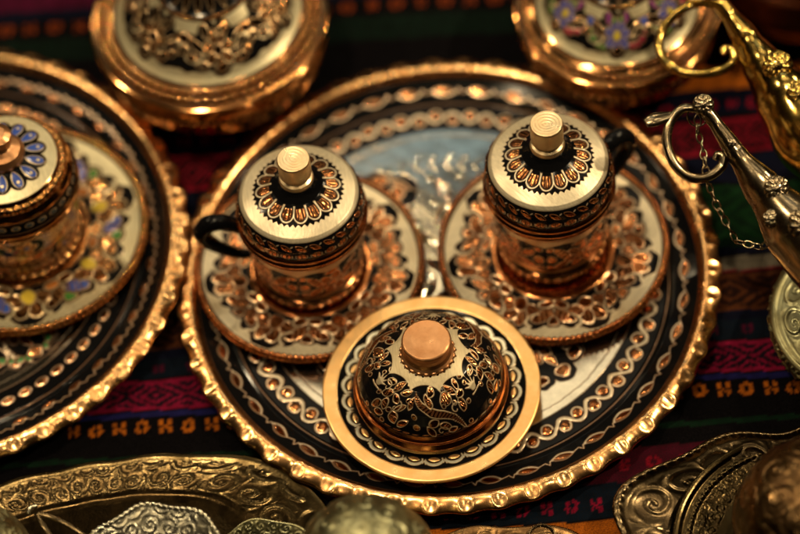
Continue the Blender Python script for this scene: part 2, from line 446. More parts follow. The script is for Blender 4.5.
# ------------------------------------------------------------------ tablecloth
def table_and_cloth():
    nx, ny = 660, 560
    x = np.linspace(-.42, .37, nx); y = np.linspace(-.31, .37, ny)
    X, Y = np.meshgrid(x, y, indexing='ij')
    a = math.radians(-3.5)
    u = (X * math.cos(a) + Y * math.sin(a)) * 100; v = (-X * math.sin(a) + Y * math.cos(a)) * 100
    v = v + .12 * wob(u, v, .35, 2.) + .35 * np.clip(-u - 18, 0, 9) / 9 * 0
    q = .115                                       # one thread
    uq, vq = (np.floor(u / q) + .5) * q, (np.floor(v / q) + .5) * q
    C = np.zeros(X.shape + (3,))
    NAVY, BLK, CRIM, MAG, ORG, GRN, WHT, BRN, TEAL = (.003, .006, .026), (.0015, .0012, .002), (.42, .008, .03), (.46, .010, .07), (.80, .20, .012), (.008, .06, .014), (.32, .27, .2), (.030, .008, .003), (.004, .012, .026)
    def band(lo, hi, col): C[(vq >= lo) & (vq < hi)] = col
    band(-99, 99, BLK)
    def hooks(v0, col, sp=1.26, sc=1., ph=0.):
        # alternating H-shapes and rings
        k = np.floor(uq / sp + ph); lu = uq - (k + .5 - ph) * sp; lv = vq - v0
        odd = np.mod(k, 2) == 0
        lu, lv = lu / sc, lv / sc
        aang = np.arctan2(lv, lu)
        ring = (np.abs(np.hypot(lu, lv * 1.05) - .29) < .12) & (np.abs(np.cos(2 * aang + PI / 2)) > .18)
        ring &= (np.abs(lu) > .05)
        H = (np.abs(np.abs(lu) - .20) < .105) & (np.abs(lv) < .38) & (np.abs(lv - .02) > .035)
        H |= (np.abs(lv + lu * .9) < .08) & (np.abs(lu) < .2)
        C[np.where(odd, ring, H) & (np.abs(lv) < .5)] = col
    def diamonds(lo, hi, col, sp=4.2, bgc=None, ph=0.):
        mid, hw = (lo + hi) / 2, (hi - lo) / 2
        if bgc: band(lo, hi, bgc)
        lu = np.abs(np.mod(uq / sp + ph, 1) - .5) * sp; lv = np.abs(vq - mid)
        d = lu / (sp * .5) + lv / hw
        inb = (vq >= lo) & (vq < hi)
        m = (np.mod(d * 2.3 + .15, 1) < .40) & inb
        C[m] = col
        C[inb & ((lv > hw - .22))] = col
    for base in (0.,):
        b = lambda lo, hi, c: band(base + lo, base + hi, c)
        b(14.5, 60.0, BLK); b(-60, -16.2, NAVY); b(12.8, 14.4, ORG); b(10.9, 12.8, NAVY); hooks(base + 11.6, CRIM, ph=.2)
        b(8.6, 10.6, (.05, .003, .01)); diamonds(base + 8.2, base + 10.6, CRIM, 2.2, BLK)
        b(6.2, 8.0, NAVY); b(1.9, 6.0, GRN); diamonds(base + 2.1, base + 5.8, (.004, .03, .01), 5.2)
        b(1.35, 1.9, NAVY); b(.35, 1.3, WHT); b(.2, .35, CRIM)
        diamonds(base - 2.4, base + .1, (.16, .045, .012), 4.4, BRN)
        b(-3.0, -2.4, NAVY); b(-4.3, -3.0, TEAL); hooks(base - 3.6, (.14, .008, .04), 1.9, .8)
        diamonds(base - 6.35, base - 4.4, MAG, 3.4, (.012, .006, .018), ph=.28)
        b(-6.75, -6.4, (.02, .02, .16))
        hooks(base - 7.45, ORG)
        b(-10.6, -8.1, BLK); b(-9.6, -9.2, (.004, .03, .012))
        b(-12.6, -10.6, (.10, .006, .02)); hooks(base - 11.6, CRIM, 1.6)
        b(-14.8, -12.6, TEAL); hooks(base - 14.0, (.45, .008, .05), 1.3)
        b(-16.2, -14.9, ORG)
    # the far left of the cloth repeats the magenta band behind the trays
    m = (u < -12) & (v > 17.5)
    far = np.zeros_like(C); far[:] = BLK
    C[(vq > 21.2) & (u < 5)] = NAVY
    C[(vq > 22.0) & (u < 5)] = (.12, .006, .04)
    C[(vq > 17.5) & (vq < 21.2) & (u < 5)] = BLK
    C[(vq > 18.0) & (vq < 19.8) & (u < 5)] = (.004, .018, .010)
    C[(vq > 12.7) & (vq < 17.5) & (u < 6)] = BLK
    sel = C.copy()
    hooks(20.6, (.42, .07, .012), 1.45); C[u > 5] = sel[u > 5]
    thr = .82 + .18 * np.cos(u / q * TAU) * np.cos(v / q * TAU)
    C = C * thr[..., None] * .52
    Z = -.0008 + .0004 * wob(u, v, 1.1, .5) + .00018 * np.cos(u / q * TAU) * np.cos(v / q * TAU)
    co = np.stack([X, Y, Z], -1).reshape(-1, 3)
    i = np.arange(nx - 1)[:, None] * ny; j = np.arange(ny - 1)[None, :]
    quads = np.stack([i + j, i + ny + j, i + ny + j + 1, i + j + 1], -1).reshape(-1, 4)
    tint = np.concatenate([C.reshape(-1, 3), np.ones((nx * ny, 1))], -1)
    o = mesh_obj("tablecloth", co, quads, M_CLOTH, None, None, tint)
    tag(o, "dark woven wool cloth with orange, crimson and green motif bands under the copperware", "tablecloth")
table_and_cloth()

# ------------------------------------------------------------------ great round trays
def tray_rim(prof, lobes, ph, seed):
    S = Surf(prof, 110, lobes * 26, .05)
    S.flip()
    def warp(S, X, Y, Z):
        th = S.th[None, :]; r = S.r[:, None]
        t0 = prof[0][0]; t1 = max(p[0] for p in prof)
        wgt = np.clip((r - t0 - .25) / (t1 - t0 - .25), 0, 1) ** 1.5
        wv = np.cos(lobes * (th - ph) + .25 * np.sin(5 * th + seed))
        sharp = np.sign(wv) * np.abs(wv) ** .8
        dr = wgt * (.085 * sharp + .03 * np.sin(3 * th + seed))
        # boss at every lobe: a pressed knob near the edge and a fold beside it
        cell = (lobes * (th - ph) + .25 * np.sin(5 * th + seed)) / TAU
        du = (cell - np.round(cell)) * TAU * t1 / lobes
        jit = .06 * np.sin(9 * th + seed)
        rc = t1 - .50 + jit * .5
        x = np.clip((r - (t1 - .78)) / .62, 0, 1)
        open_ = x * x * (3 - 2 * x)
        wd = .17 + .22 * x
        notch = np.exp(-((du + .12 * (r - rc)) / wd) ** 2) * open_
        db = np.hypot(du + .04, (r - (t1 - .43)) * 1.05)
        ball = np.clip(1 - (db / .37) ** 2, 0, 1) ** 1.1
        moat = np.exp(-((db - .42) / .12) ** 2)
        up = (S.nz[:, None] > -.2)
        dz = up * (-.085 * np.exp(-(db / .32) ** 2) + .03 * moat) + wgt * .035 * sharp + .02 * np.sin(4 * th + seed)
        dz = dz + up * .012 * wob(X, Y, 7., seed)
        k = (r + dr) / r
        return X * k, Y * k, Z + dz
    return S, warp

def florals(V, seed, green=False):
    """a spray inside one sector, u across, v radially (cm)"""
    RED, GR, BL, YE = (.30, .02, .03), (.03, .16, .04), (.02, .05, .22), (.45, .30, .03)
    for (x, y, r) in ((0, 8.5, .85), (-1.2, 8.3, .7), (1.2, 8.3, .7), (-2.3, 7.9, .75), (2.3, 7.9, .75), (-3.2, 7.2, .65), (3.2, 7.2, .65), (-1.5, 7.2, 1.2), (1.5, 7.2, 1.2), (0, 6.6, 1.6), (-2.4, 6.6, .9), (2.4, 6.6, .9), (-1.2, 5.4, .9), (1.2, 5.4, .9), (0, 4.8, .7)):
        V.put(ell(V.u, V.v, x, y, r, r), 'k', h=-.05)
    for sx in (-1, 1):
        V.gem(ell(V.u, V.v, sx * 2.35, 7.85, .40, .34), core='c', o=.02, c=.07)
        V.ticks(sx * 2.35, 7.85, .4, PI / 2, 2, .2)
        V.gem(leaf(V.u, V.v, sx * 3.05, 7.15, .5, .24, sx * 1.9), core='c', o=.02, c=.06)
        V.gem(leaf(V.u, V.v, sx * 2.45, 6.75, .62, .28, sx * .6), core='c', o=.02, c=.06)
        V.ticks(sx * 2.45, 6.75, .5, sx * .6 + PI / 2, 3, .2)
        V.gem(drop(V.u, V.v, sx * 1.75, 6.0, .6, .26, PI / 2 - sx * .7), core='c', o=.02, c=.06)
        V.gem(ell(V.u, V.v, sx * 1.3, 8.42, .34, .30), core='c', o=.02, c=.07)
        V.put(arc(V.u, V.v, sx * 1.75, 7.5, .5, PI / 2, PI / 2 + sx * 3.6, .07, .03), 'g', h=.14)
        # striped tulip petals
        for k in range(5):
            q = k / 4
            V.put(ell(V.u, V.v, sx * (.95 + .22 * q), 7.0 + 1.0 * q, .17, .10, sx * .2), 'g', h=.12, bulge=(.35, .1))
        for k in range(5):
            if green: V.gem(ell(V.u, V.v, sx * (.62 + .40 * k), 8.75 - .18 * k * (1 + .2 * k), .20, .20), core='t', col=GR, o=.03, c=.03, h=.5)
        V.put(spiral(V.u, V.v, sx * 1.1, 5.2, .46, 0, sx * 1.3, .06, .03), 'g', h=.15)
    V.flower(0, 6.45, .68, 7, .38, .27, .3, core='c', c=.06, rm=.26, mid='t' if green else 'c', midcol=YE if green else None)
    V.gem(drop(V.u, V.v, 0, 7.75, .42, .24, PI / 2), core='c', o=.02, c=.06)
    V.gem(ell(V.u, V.v, 0, 8.62, .42, .34), core='c', o=.04, c=.07)
    V.ticks(0, 8.62, .42, PI / 2, 3, .2)
    if green:
        for k in range(5):
            V.put(seg(V.u, V.v, -.9 + .45 * k, 5.3, -.7 + .35 * k, 5.9, .045), 'g', h=.2)

def silver_centre(S, seed):
    # engraved and chased tin ground of the well
    V = S.view(0, 10.5, 'r', 1, 0., planar=True)
    V.put(np.zeros_like(V.u) - 1, 's', h=0)
    for ring, n, rad, a, b in ((0, 8, 1.2, .75, .34), (1, 12, 2.9, .7, .3), (2, 16, 4.5, .8, .32), (3, 22, 6.2, .7, .3)):
        for k in range(n):
            t = TAU * k / n + ring * .37 + seed
            sd = leaf(V.u, V.v, rad * math.cos(t), rad * math.sin(t), a, b, t + .5 * (-1) ** k)
            V.put(sd, bulge=(.35, .28)); V.facet(sd, .26 if k % 3 else .12, ring + k * .37)
            V.put(np.abs(sd) - .035, 'c' if (k + ring) % 3 == 0 else 's', add=-.12)
    for k in range(26):
        t = TAU * k / 26 + seed
        for rad in (3.7, 5.4, 7.1):
            V.put(ell(V.u, V.v, rad * math.cos(t), rad * math.sin(t), .17, .17), bulge=(1.1, .15))
    V2 = S.view(7.4, 9.9, 'r', 60)
    V2.put(seg(V2.u, V2.v, -.2, 7.6, .2, 8.0, .04), add=.2)
    V2.put(seg(V2.u, V2.v, .2, 8.2, -.2, 8.6, .04), add=.2)

def big_tray(name, label, loc, R, phase, n_flor, fph, seed, green, nrow, nth, lobes):
    t = thing(name, label, "tray", (loc[0], loc[1], 0))
    k = R / 15.0
    prof = [(.02, .42), (6., .40), (9.5, .36), (12.05, .34), (12.15, .42, 'ridge'), (12.28, .42), (12.45, .36), (13.1, .50), (13.75, .78), (13.95, .95)]
    S = Surf([(p[0] * k, p[1]) + tuple(p[2:]) for p in prof], nrow, nth, .05).flip()
    if abs(k - 1) > 1e-6:
        S.r = S.r / k; S.s = S.s / k
    silver_centre(S, seed)
    # sprays of flowers on black ground
    V = S.view(3.6, 10.4, 'r', n_flor, fph, warp=.10, mirror=False)
    if green: V.v = V.v - .75
    florals(V, seed, green)
    # plain brushed band with a cut wavy inner edge
    V = S.view(8.6, 10.7, 'r', n_flor * 5, fph, warp=.05)
    V.put(np.maximum(9.98 - V.v, V.v - 10.5), 's', h=.05)
    V.put(np.abs(V.v - 9.98) - .018, 'k', h=-.06, amt=.6)
    V = S.view(10.4, 14.2, 'r', 1)
    V.put(10.45 - V.v, 'k', h=-.06)
    if not green:
        # S-vine with copper berries
        n = 36
        V = S.view(10.5, 12.1, 'r', n, fph, warp=.05)
        per = TAU * 11.3 / n
        mid = 11.28
        x = V.u / V.v * 11.3
        wave = mid + .34 * np.sin(x / per * TAU)
        sl_ = .34 * TAU / per * np.cos(x / per * TAU)
        dist = np.abs(V.v - wave) / np.sqrt(1 + sl_ ** 2)
        V.put(dist - .15, 'k', h=-.05)
        V.put(dist - .105, 'g', h=.14, bulge=(.12, .1))
        for q, yy in ((.25, mid - .16), (-.25, mid + .16)):
            x0 = q * per
            sd = np.hypot((x - x0) / 1.08, V.v - yy)
            V.put(sd - .37, 'k', h=-.05)
            V.put(np.maximum(np.abs(sd - .31) - .05, (V.v - yy) * np.sign(q) - .12), 'g', h=.12)
            V.put(sd - .25, 'c', h=.05, bulge=(.45, .2)); V.chase(sd - .25, .06, 30, 2.)
        # vine with single leaves
        n = 40
        V = S.view(12.4, 13.8, 'r', n, fph, warp=.03)
        V.put(leaf(V.u, V.v, 0, 13.05, .52, .17, .22), 'c', h=.08, bulge=(.2, .15))
        V.put(np.maximum(np.abs(leaf(V.u, V.v, 0, 13.05, .62, .25, .12)) - .05, (V.v - 13.05 - .1 * V.u)), 'g', h=.1); V.put(np.maximum(np.abs(leaf(V.u, V.v, 0, 13.05, .60, .24, .12)) - .016, -(V.v - 13.05 - .1 * V.u)), 'g', h=.1)
        V.put(poly(V.u, V.v, [(-1.05, 12.95), (-.86, 13.22), (-.72, 12.98), (-.55, 13.02)], .03), 'g', h=.1)
        V.put(seg(V.u, V.v, .55, 13.1, 1.05, 12.97, .025), 'g', h=.1)
    else:
        V = S.view(10.5, 12.1, 'r', 64, fph)
        sd = ell(V.u, V.v, 0, 11.25, .34, .20)
        V.put(sd - .05, 'g', h=.03); V.put(sd, 'c', h=.05, bulge=(.35, .18)); V.chase(sd, .04)
        V = S.view(12.4, 13.8, 'r', 44, fph, warp=.03)
        V.put(poly(V.u, V.v, [(-1, 13.0), (-.6, 13.25), (-.45, 12.95), (0, 13.15), (.3, 12.95), (.6, 13.2), (1, 13.0)], .03), 'g', h=.1)
        V.put(leaf(V.u, V.v, 0, 12.85, .4, .12, 0), 'c', h=.08, bulge=(.2, .12))
    V = S.view(12.06, 12.3, 'r', 1)
    V.put(np.abs(V.v - 12.19) - .02, 's', h=.0, amt=.55)
    V = S.view(13.78, 14.2, 'r', 1)
    V.put(13.82 - V.v, 'c', h=0)
    if abs(k - 1) > 1e-6: S.r = S.r * k; S.s = S.s * k
    def wv(S, X, Y, Z):                              # hand-beaten sheet: never quite flat
        return X, Y, Z + .010 * wob(X, Y, .55, seed) + .004 * wob(X, Y, 1.7, seed + 2)
    S.build("plate", M_TRAY, t, wv)
    rp = [(13.9, .93), (13.98, 1.10), (14.12, 1.22), (14.35, 1.24), (14.7, 1.13), (14.98, .96), (15.06, .86), (15.02, .76), (14.8, .76), (14.4, .80), (14.0, .70), (13.0, .42), (12., .12), (11.5, .06), (.02, .05)]
    rp = [(p[0] * k, p[1]) for p in rp]
    S, wp = tray_rim(rp, lobes, phase, seed)
    S.build("rim", M_RIM, t, wp)
    return t

big_tray("round_tray", "large black enamelled tray with fluted gold rim carrying two cups and a domed dish",
         (0, .0050), 15.0, .02, 4, math.radians(-50), .4, False, 430, 2000, 50)
TL = big_tray("round_tray", "enamelled tray with green berry sprays and fluted rim, cut off by the left edge",
         (-.2845, .0590), 14.4, .0, 4, math.radians(-52), 1.3, True, 320, 1500, 50)

TL.location.z = .0034; TL.rotation_euler = (0, -.0225, 0)   # its right edge lies on the large tray's rim

# ------------------------------------------------------------------ saucers
def saucer_mesh(parent, colours, mat, R=6.4, nrow=220, nth=1000):
    prof = [(.02, .80), (2.6, .80), (3.0, .82, 'well'), (3.15, .98), (3.35, .98, 'wring'), (3.5, .90), (4.5, .98), (5.6, 1.12), (6.0, 1.20), (6.22, 1.25, 'bead'), (6.38, 1.16), (6.42, 1.06), (6.3, .98), (5., .80), (3.6, .62), (3.4, .40), (3.2, .40)]
    S = Surf(prof, nrow, nth, .05).flip()
    V = S.view(0, S.at['bead'] - .12, 's', 1)
    V.put(np.zeros_like(V.u) - 1, 'g', h=0)
    V = S.view(0, 3.48, 'r', 1)
    V.put(V.v - 3.45, 'c', h=0)
    V = S.view(0, S.at['well'] + 1.2, 's', 1)
    V.put(np.abs(V.v - S.at['wring'] - .16) - .09, 'k', h=-.1)
    beads(S, S.at['bead'] - .20, S.at['bead'] + .16, 's', 118, 2.4, 1., dark=.85)
    V = S.view(S.at['bead'] - .22, S.at['bead'] - .14, 's', 1); V.put(V.u * 0 - 1, 'k', h=-.1)
    RED, GR, BL, YE, OR = (.36, .03, .05), (.05, .16, .03), (.03, .07, .30), (.50, .36, .04), (.42, .14, .03)
    n = 7
    V = S.view(3.5, 6.0, 's', n, .25, warp=.08)
    V.v = 3.85 + (V.v - 3.85) / 1.28; V.u = V.u / 1.05
    # s starts at centre, so s ~ r here
    for (x, y, r) in ((0, 4.65, .95), (-.85, 4.45, .7), (.85, 4.45, .7), (-1.6, 4.3, .62), (1.6, 4.3, .62), (2.2, 4.45, .55), (-2.2, 4.45, .55), (-1.3, 4.75, .4), (1.25, 4.8, .4)):
        V.put(ell(V.u, V.v, x, y, r, r), 'k', h=-.06)
    V.put(V.v - 4.1, 'k', h=-.06)
    alt = np.mod(V.cid, 2) == 0
    cc = ('t' if colours else 'c')
    V.flower(0, 4.05, .70, 4, .46, .34, 0, half=(.3, PI - .3), o=.075, c=.05, rm=.34, core='c', mid='c' if not colours else 't', midcol=YE)
    V.gem(leaf(V.u, V.v, -1.42, 4.40, .62, .34, .6), o=.075, c=.05, core=cc, col=BL)
    V.ticks(-1.42, 4.40, .6, .6 + PI / 2, 3, .22)
    V.gem(leaf(V.u, V.v, 1.42, 4.40, .62, .34, -.6), o=.075, c=.05, core='c')
    V.ticks(1.42, 4.40, .6, -.6 + PI / 2, 3, .22)
    for sx in (-1, 1):
        V.gem(ell(V.u, V.v, sx * 2.12, 4.62, .30, .27), o=.075, c=.05, core=cc, col=GR)
        V.gem(ell(V.u, V.v, sx * 2.0, 3.98, .30, .24), o=.075, c=.05, core=cc, col=RED)
        V.put(arc(V.u, V.v, sx * 1.05, 4.72, .36, PI / 2, PI / 2 + sx * 3.4, .07, .03), 'g', h=.16)
        V.gem(ell(V.u, V.v, sx * 1.2, 3.78, .34, .20), o=.075, c=.05, core=cc if sx > 0 else 'c', col=OR)
    S.build("dish", mat, parent)
    return S

def scale_tree(o, k): o.scale = (k, k, k)

sa = thing("saucer", "cream and copper beaded saucer under the left cup of the large tray", "saucer", (-.0747, .0215, .0002), .3, "beaded enamel saucers")
saucer_mesh(sa, False, M_WARE)
sb = copy_tree(sa); sb.location = (.0600, .0142, .0002); sb.rotation_euler = (0, 0, 2.1)
sb["label"] = "cream and copper beaded saucer under the right cup of the large tray"
sc = thing("saucer", "saucer with blue, green and red enamel flowers on the tray at the left edge", "saucer", (-.2325, .0640, .0046), .0, "beaded enamel saucers")
saucer_mesh(sc, True, M_GREENISH)
scale_tree(sc, 1.10)

# ------------------------------------------------------------------ lidded coffee cups
def tube(name, pts, rads, mat, parent, nseg=20, sub=6, flat=None, pat=False, spin=0.):
    """a swept tube through points (metres), Catmull-Rom, closed ends"""
    P = np.array(pts, float); R = np.array(rads, float)
    n = len(P)
    out, ro = [], []
    for i in range(n - 1):
        p0, p1, p2, p3 = P[max(i - 1, 0)], P[i], P[i + 1], P[min(i + 2, n - 1)]
        for k in range(sub):
            t = k / sub
            out.append(.5 * (2 * p1 + (p2 - p0) * t + (2 * p0 - 5 * p1 + 4 * p2 - p3) * t ** 2 + (3 * p1 - p0 - 3 * p2 + p3) * t ** 3))
            s = t * t * (3 - 2 * t); ro.append(R[i] * (1 - s) + R[i + 1] * s)
    out.append(P[-1]); ro.append(R[-1])
    out = np.array(out); ro = np.array(ro)
    T = np.gradient(out, axis=0); T /= np.linalg.norm(T, axis=1)[:, None] + 1e-12
    ref = np.array([0, 0, 1.]) if abs(T[0][2]) < .8 else np.array([1., 0, 0])
    u = ref - T[0] * T[0].dot(ref); u /= np.linalg.norm(u)
    co = []; m = len(out)
    for i in range(m):
        u = u - T[i] * T[i].dot(u); u /= np.linalg.norm(u); v = np.cross(T[i], u)
        for k in range(nseg):
            a = TAU * k / nseg + spin
            fa, fb = flat if flat else (1, 1)
            co.append(out[i] + ro[i] * (fa * math.cos(a) * u + fb * math.sin(a) * v))
    co += [out[0], out[-1]]
    q = [(i * nseg + k, i * nseg + (k + 1) % nseg, (i + 1) * nseg + (k + 1) % nseg, (i + 1) * nseg + k) for i in range(m - 1) for k in range(nseg)]
    c0, c1 = m * nseg, m * nseg + 1
    tr = [(c0, (k + 1) % nseg, k) for k in range(nseg)] + [(c1, (m - 1) * nseg + k, (m - 1) * nseg + (k + 1) % nseg) for k in range(nseg)]
    pt = np.zeros((len(co), 4)); tn = np.zeros((len(co), 4))
    if pat: pt[:, 0] = 1
    return mesh_obj(name, np.array(co), q, mat, parent, pt, tn, tr)

def cup_wall(t):
    prof = [(.02, 1.02), (2.4, 1.02), (2.85, 1.04, 'f0'), (2.95, 1.14, 'f1'), (2.82, 1.30), (2.62, 1.42, 'f2'), (2.70, 1.6), (2.92, 1.9, 'b0'), (3.08, 2.6), (3.12, 3.4), (3.10, 4.4), (3.12, 4.9, 'b1'), (3.22, 5.25), (3.42, 5.45, 'l0'), (3.50, 5.55), (3.44, 5.66), (3.2, 5.7)]
    S = Surf(prof, 230, 760, .04)
    a0, a1 = S.at['b0'], S.at['b1']
    H = a1 - a0
    V = S.view(S.at['f2'] + .05, a1 + .38, 's', 1)
    V.put(np.zeros_like(V.u) - 1, 'g', h=0, amt=.75)
    n = 5
    V = S.view(a0 - .1, a1 + .4, 's', n, .1, warp=.05)
    y0 = a0
    edge = y0 + H * .80 + .28 * np.abs(np.sin(V.u / (TAU * 3.1 / n) * TAU))
    low = y0 + .42 + .14 * np.cos(V.u / (TAU * 3.1 / n) * TAU)
    V.put(np.maximum(V.v - edge, low - V.v), 'k', h=-.06)
    V.flower(0, y0 + H * .46, .56, 6, .36, .27, .2, o=.02, rm=.26)
    for sx in (-1, 1):
        V.gem(leaf(V.u, V.v, sx * 1.02, y0 + H * .62, .62, .26, sx * .8), o=.01)
        V.ticks(sx * 1.02, y0 + H * .62, .5, sx * .8 + PI / 2, 3, .2)
        V.gem(leaf(V.u, V.v, sx * 1.05, y0 + H * .30, .55, .24, -sx * .5), o=.01)
        V.gem(ell(V.u, V.v, sx * 1.6, y0 + H * .48, .25, .3), o=.01)
        V.gem(ell(V.u, V.v, sx * 1.62, y0 + H * .76, .2, .17), o=.01)
        V.gem(ell(V.u, V.v, sx * 1.62, y0 + H * .24, .2, .16), o=.01)
    V.gem(leaf(V.u, V.v, 0, y0 + H * .80, .45, .16, 0), o=.01)
    V.put(np.abs(V.v - low + .04) - .05, 'c', h=.12)
    # pearled foot
    V = S.view(S.at['f0'], S.at['f2'], 's', 1); V.put(np.zeros_like(V.u) - 1, 'c', h=0)
    beads(S, S.at['f0'] - .16, S.at['f1'] + .12, 's', 34, 1.3, 1., dark=.9)
    V = S.view(S.at['f2'] - .1, S.at['f2'] + .1, 's', 1); V.put(np.zeros_like(V.u) - 1, 'k', h=-.05)
    return S.build("cup_wall", M_WARE, t)

def knob_mesh(parent, mat, prof, ring=None, n=300, name="knob", grooves=True):
    S = Surf(prof, 170, n, .025)
    if 'top' in S.at and grooves:
        V = S.view(S.at['top'], 99, 's', 1)
        S.H[V.sl] += (.045 * np.sin((V.r + .04 * np.sin(V.th * 2)) * 34) + .02 * wob(V.u * 3, V.r, 9, 2.)).astype(np.float32)
    if ring:
        beads(S, S.at[ring] - .12, S.at[ring] + .12, 's', 22, 1.0)
    return S.build(name, mat, parent)

def cup_lid(t):
    prof = [(3.1, 5.72), (3.42, 5.74), (3.58, 5.82), (3.60, 5.94), (3.48, 6.06), (3.46, 6.14), (3.56, 6.22), (3.58, 6.34), (3.50, 6.44), (3.44, 6.48, 'd0'), (3.47, 6.75), (3.46, 7.15), (3.38, 7.55), (3.20, 7.86, 'd1'), (3.05, 7.99), (2.4, 8.25), (1.8, 8.48), (1.35, 8.70), (1.05, 8.97), (.92, 9.15), (.5, 9.2)]
    S = Surf(prof, 260, 900, .05)
    d0, d1 = S.at['d0'], S.at['d1']
    V = S.view(d0 + .02, d1 + .05, 's', 1); V.put(np.zeros_like(V.u) - 1, 'k', h=-.05)
    # two rows of copper: paired ticks in a scallop, slanting leaves
    n = 27; H = d1 - d0
    V = S.view(d0, d1, 's', n, 0., r0=3.4)
    y = d0 + H * .27
    sd = ell(V.u, V.v, 0, y, .28, .22)
    V.put(np.maximum(np.abs(sd - .02) - .022, V.v - y - .10), 'g', h=.08)
    V.put(ell(V.u, V.v, 0, y + .02, .24, .19), 'c', h=.06, bulge=(.3, .12)); V.chase(sd, .07, 30)
    V.put(seg(V.u, V.v, 0, y - .2, 0, y + .2, .02), 'k', h=-.05)
    y = d0 + H * .70
    sd = leaf(V.u, V.v, 0, y, .36, .15, -.55)
    V.put(sd, 'c', h=.06, bulge=(.3, .1)); V.chase(sd, .07, 30)
    V.put(leaf(V.u, V.v, .30, y + .12, .10, .035, .6), 'g', h=.06)
    V = S.view(d1 - .06, 99, 's', 1)
    V.put(np.zeros_like(V.u) - 1, 'g', h=0)
    # black rosette: saw-tooth edge, sixteen tongues
    n = 16
    V = S.view(.3, 3.05, 'r', n * 3); V.v = V.r
    saw = np.abs(V.u) / (TAU * V.r / (n * 3)) * 2
    top = V.sl
    sel = S.s[V.sl][:, None] > d1
    V.put(np.where(sel, V.r - 2.50 + .16 * saw, 1), 'k', h=-.05)
    V = S.view(.3, 3.0, 'r', n); V.v = V.r
    big = np.where(S.s[V.sl][:, None] > d1, 0, 9)
    def tongue(rr, wd):
        # round-ended petal from r=1.15 to rr, widening outward
        cy = rr - wd
        w_ = wd * (.62 + .38 * np.clip((V.v - 1.3) / (cy - 1.3), 0, 1))
        return np.where(V.v > cy, np.hypot(V.u, V.v - cy) - wd, np.abs(V.u) - w_) + big
    inner = 1.35 - V.v
    V.put(np.maximum(tongue(2.40, .455), inner - .1), 'k', h=-.05)
    V.put(np.maximum(tongue(2.31, .395), inner), 'g', h=.10)
    V.put(np.maximum(tongue(2.23, .33), inner), 'k', h=-.04)
    sd = np.maximum(tongue(2.15, .245), 1.56 - V.v)
    V.put(sd, 'c', h=.04, bulge=(.22, .2)); V.chase(sd, .05, 26)
    for q in (-.10, .10):
        V.put(seg(V.u, V.v, q * .8, 1.5, q * 1.3, 2.1, .03) + big, 'k', h=-.05)
    V = S.view(.3, 1.5, 'r', 1); V.v = V.r
    V.put(np.where(S.s[V.sl][:, None] > d1, V.v - 1.42, 1), 'k', h=-.05)
    lid = S.build("lid", M_WARE, t)
    kp = [(.80, 9.10), (.92, 9.2), (.94, 9.32), (.90, 9.48), (.74, 9.58), (.70, 9.66), (.74, 9.74), (.86, 9.80), (.88, 9.95), (.88, 10.95), (.84, 11.06, 'top'), (.5, 11.04), (.005, 11.00)]
    knob_mesh(lid, M_KNOB, kp)
    return lid

def coffee_cup(label, loc, rz, hang):
    t = thing("coffee_cup", label, "cup", loc, rz, "lidded coffee cups on the central tray")
    cup_wall(t); cup_lid(t)
    # ear-shaped black handle with inner curl
    a = hang
    def q(r, z): return (r * math.cos(a) * .01, r * math.sin(a) * .01, z * .01)
    pts = [q(3.0, 2.55), q(3.7, 2.6), q(4.6, 3.2), q(5.35, 4.1), q(5.55, 5.0), q(5.1, 5.65), q(4.4, 5.75), q(3.7, 5.35), q(3.0, 4.75)]
    tube("handle", pts, [.0024, .0028, .0036, .0044, .0049, .0050, .0047, .0040, .0034], M_BLACK, t, 18, 8, pat=True)
    return t
c1 = coffee_cup("black and copper cup with silvery lid knob, left of the large tray's pair", (-.0747, .0225, 0), 0., PI * .985)
c2 = copy_tree(c1); c2.location = (.0600, .0200, .0005); c2.scale = (1, 1, 1.07); c2.rotation_euler = (0, 0, math.radians(33.) - PI * .985)
c2["label"] = "black and copper cup with yellowish lid knob, right of the large tray's pair"

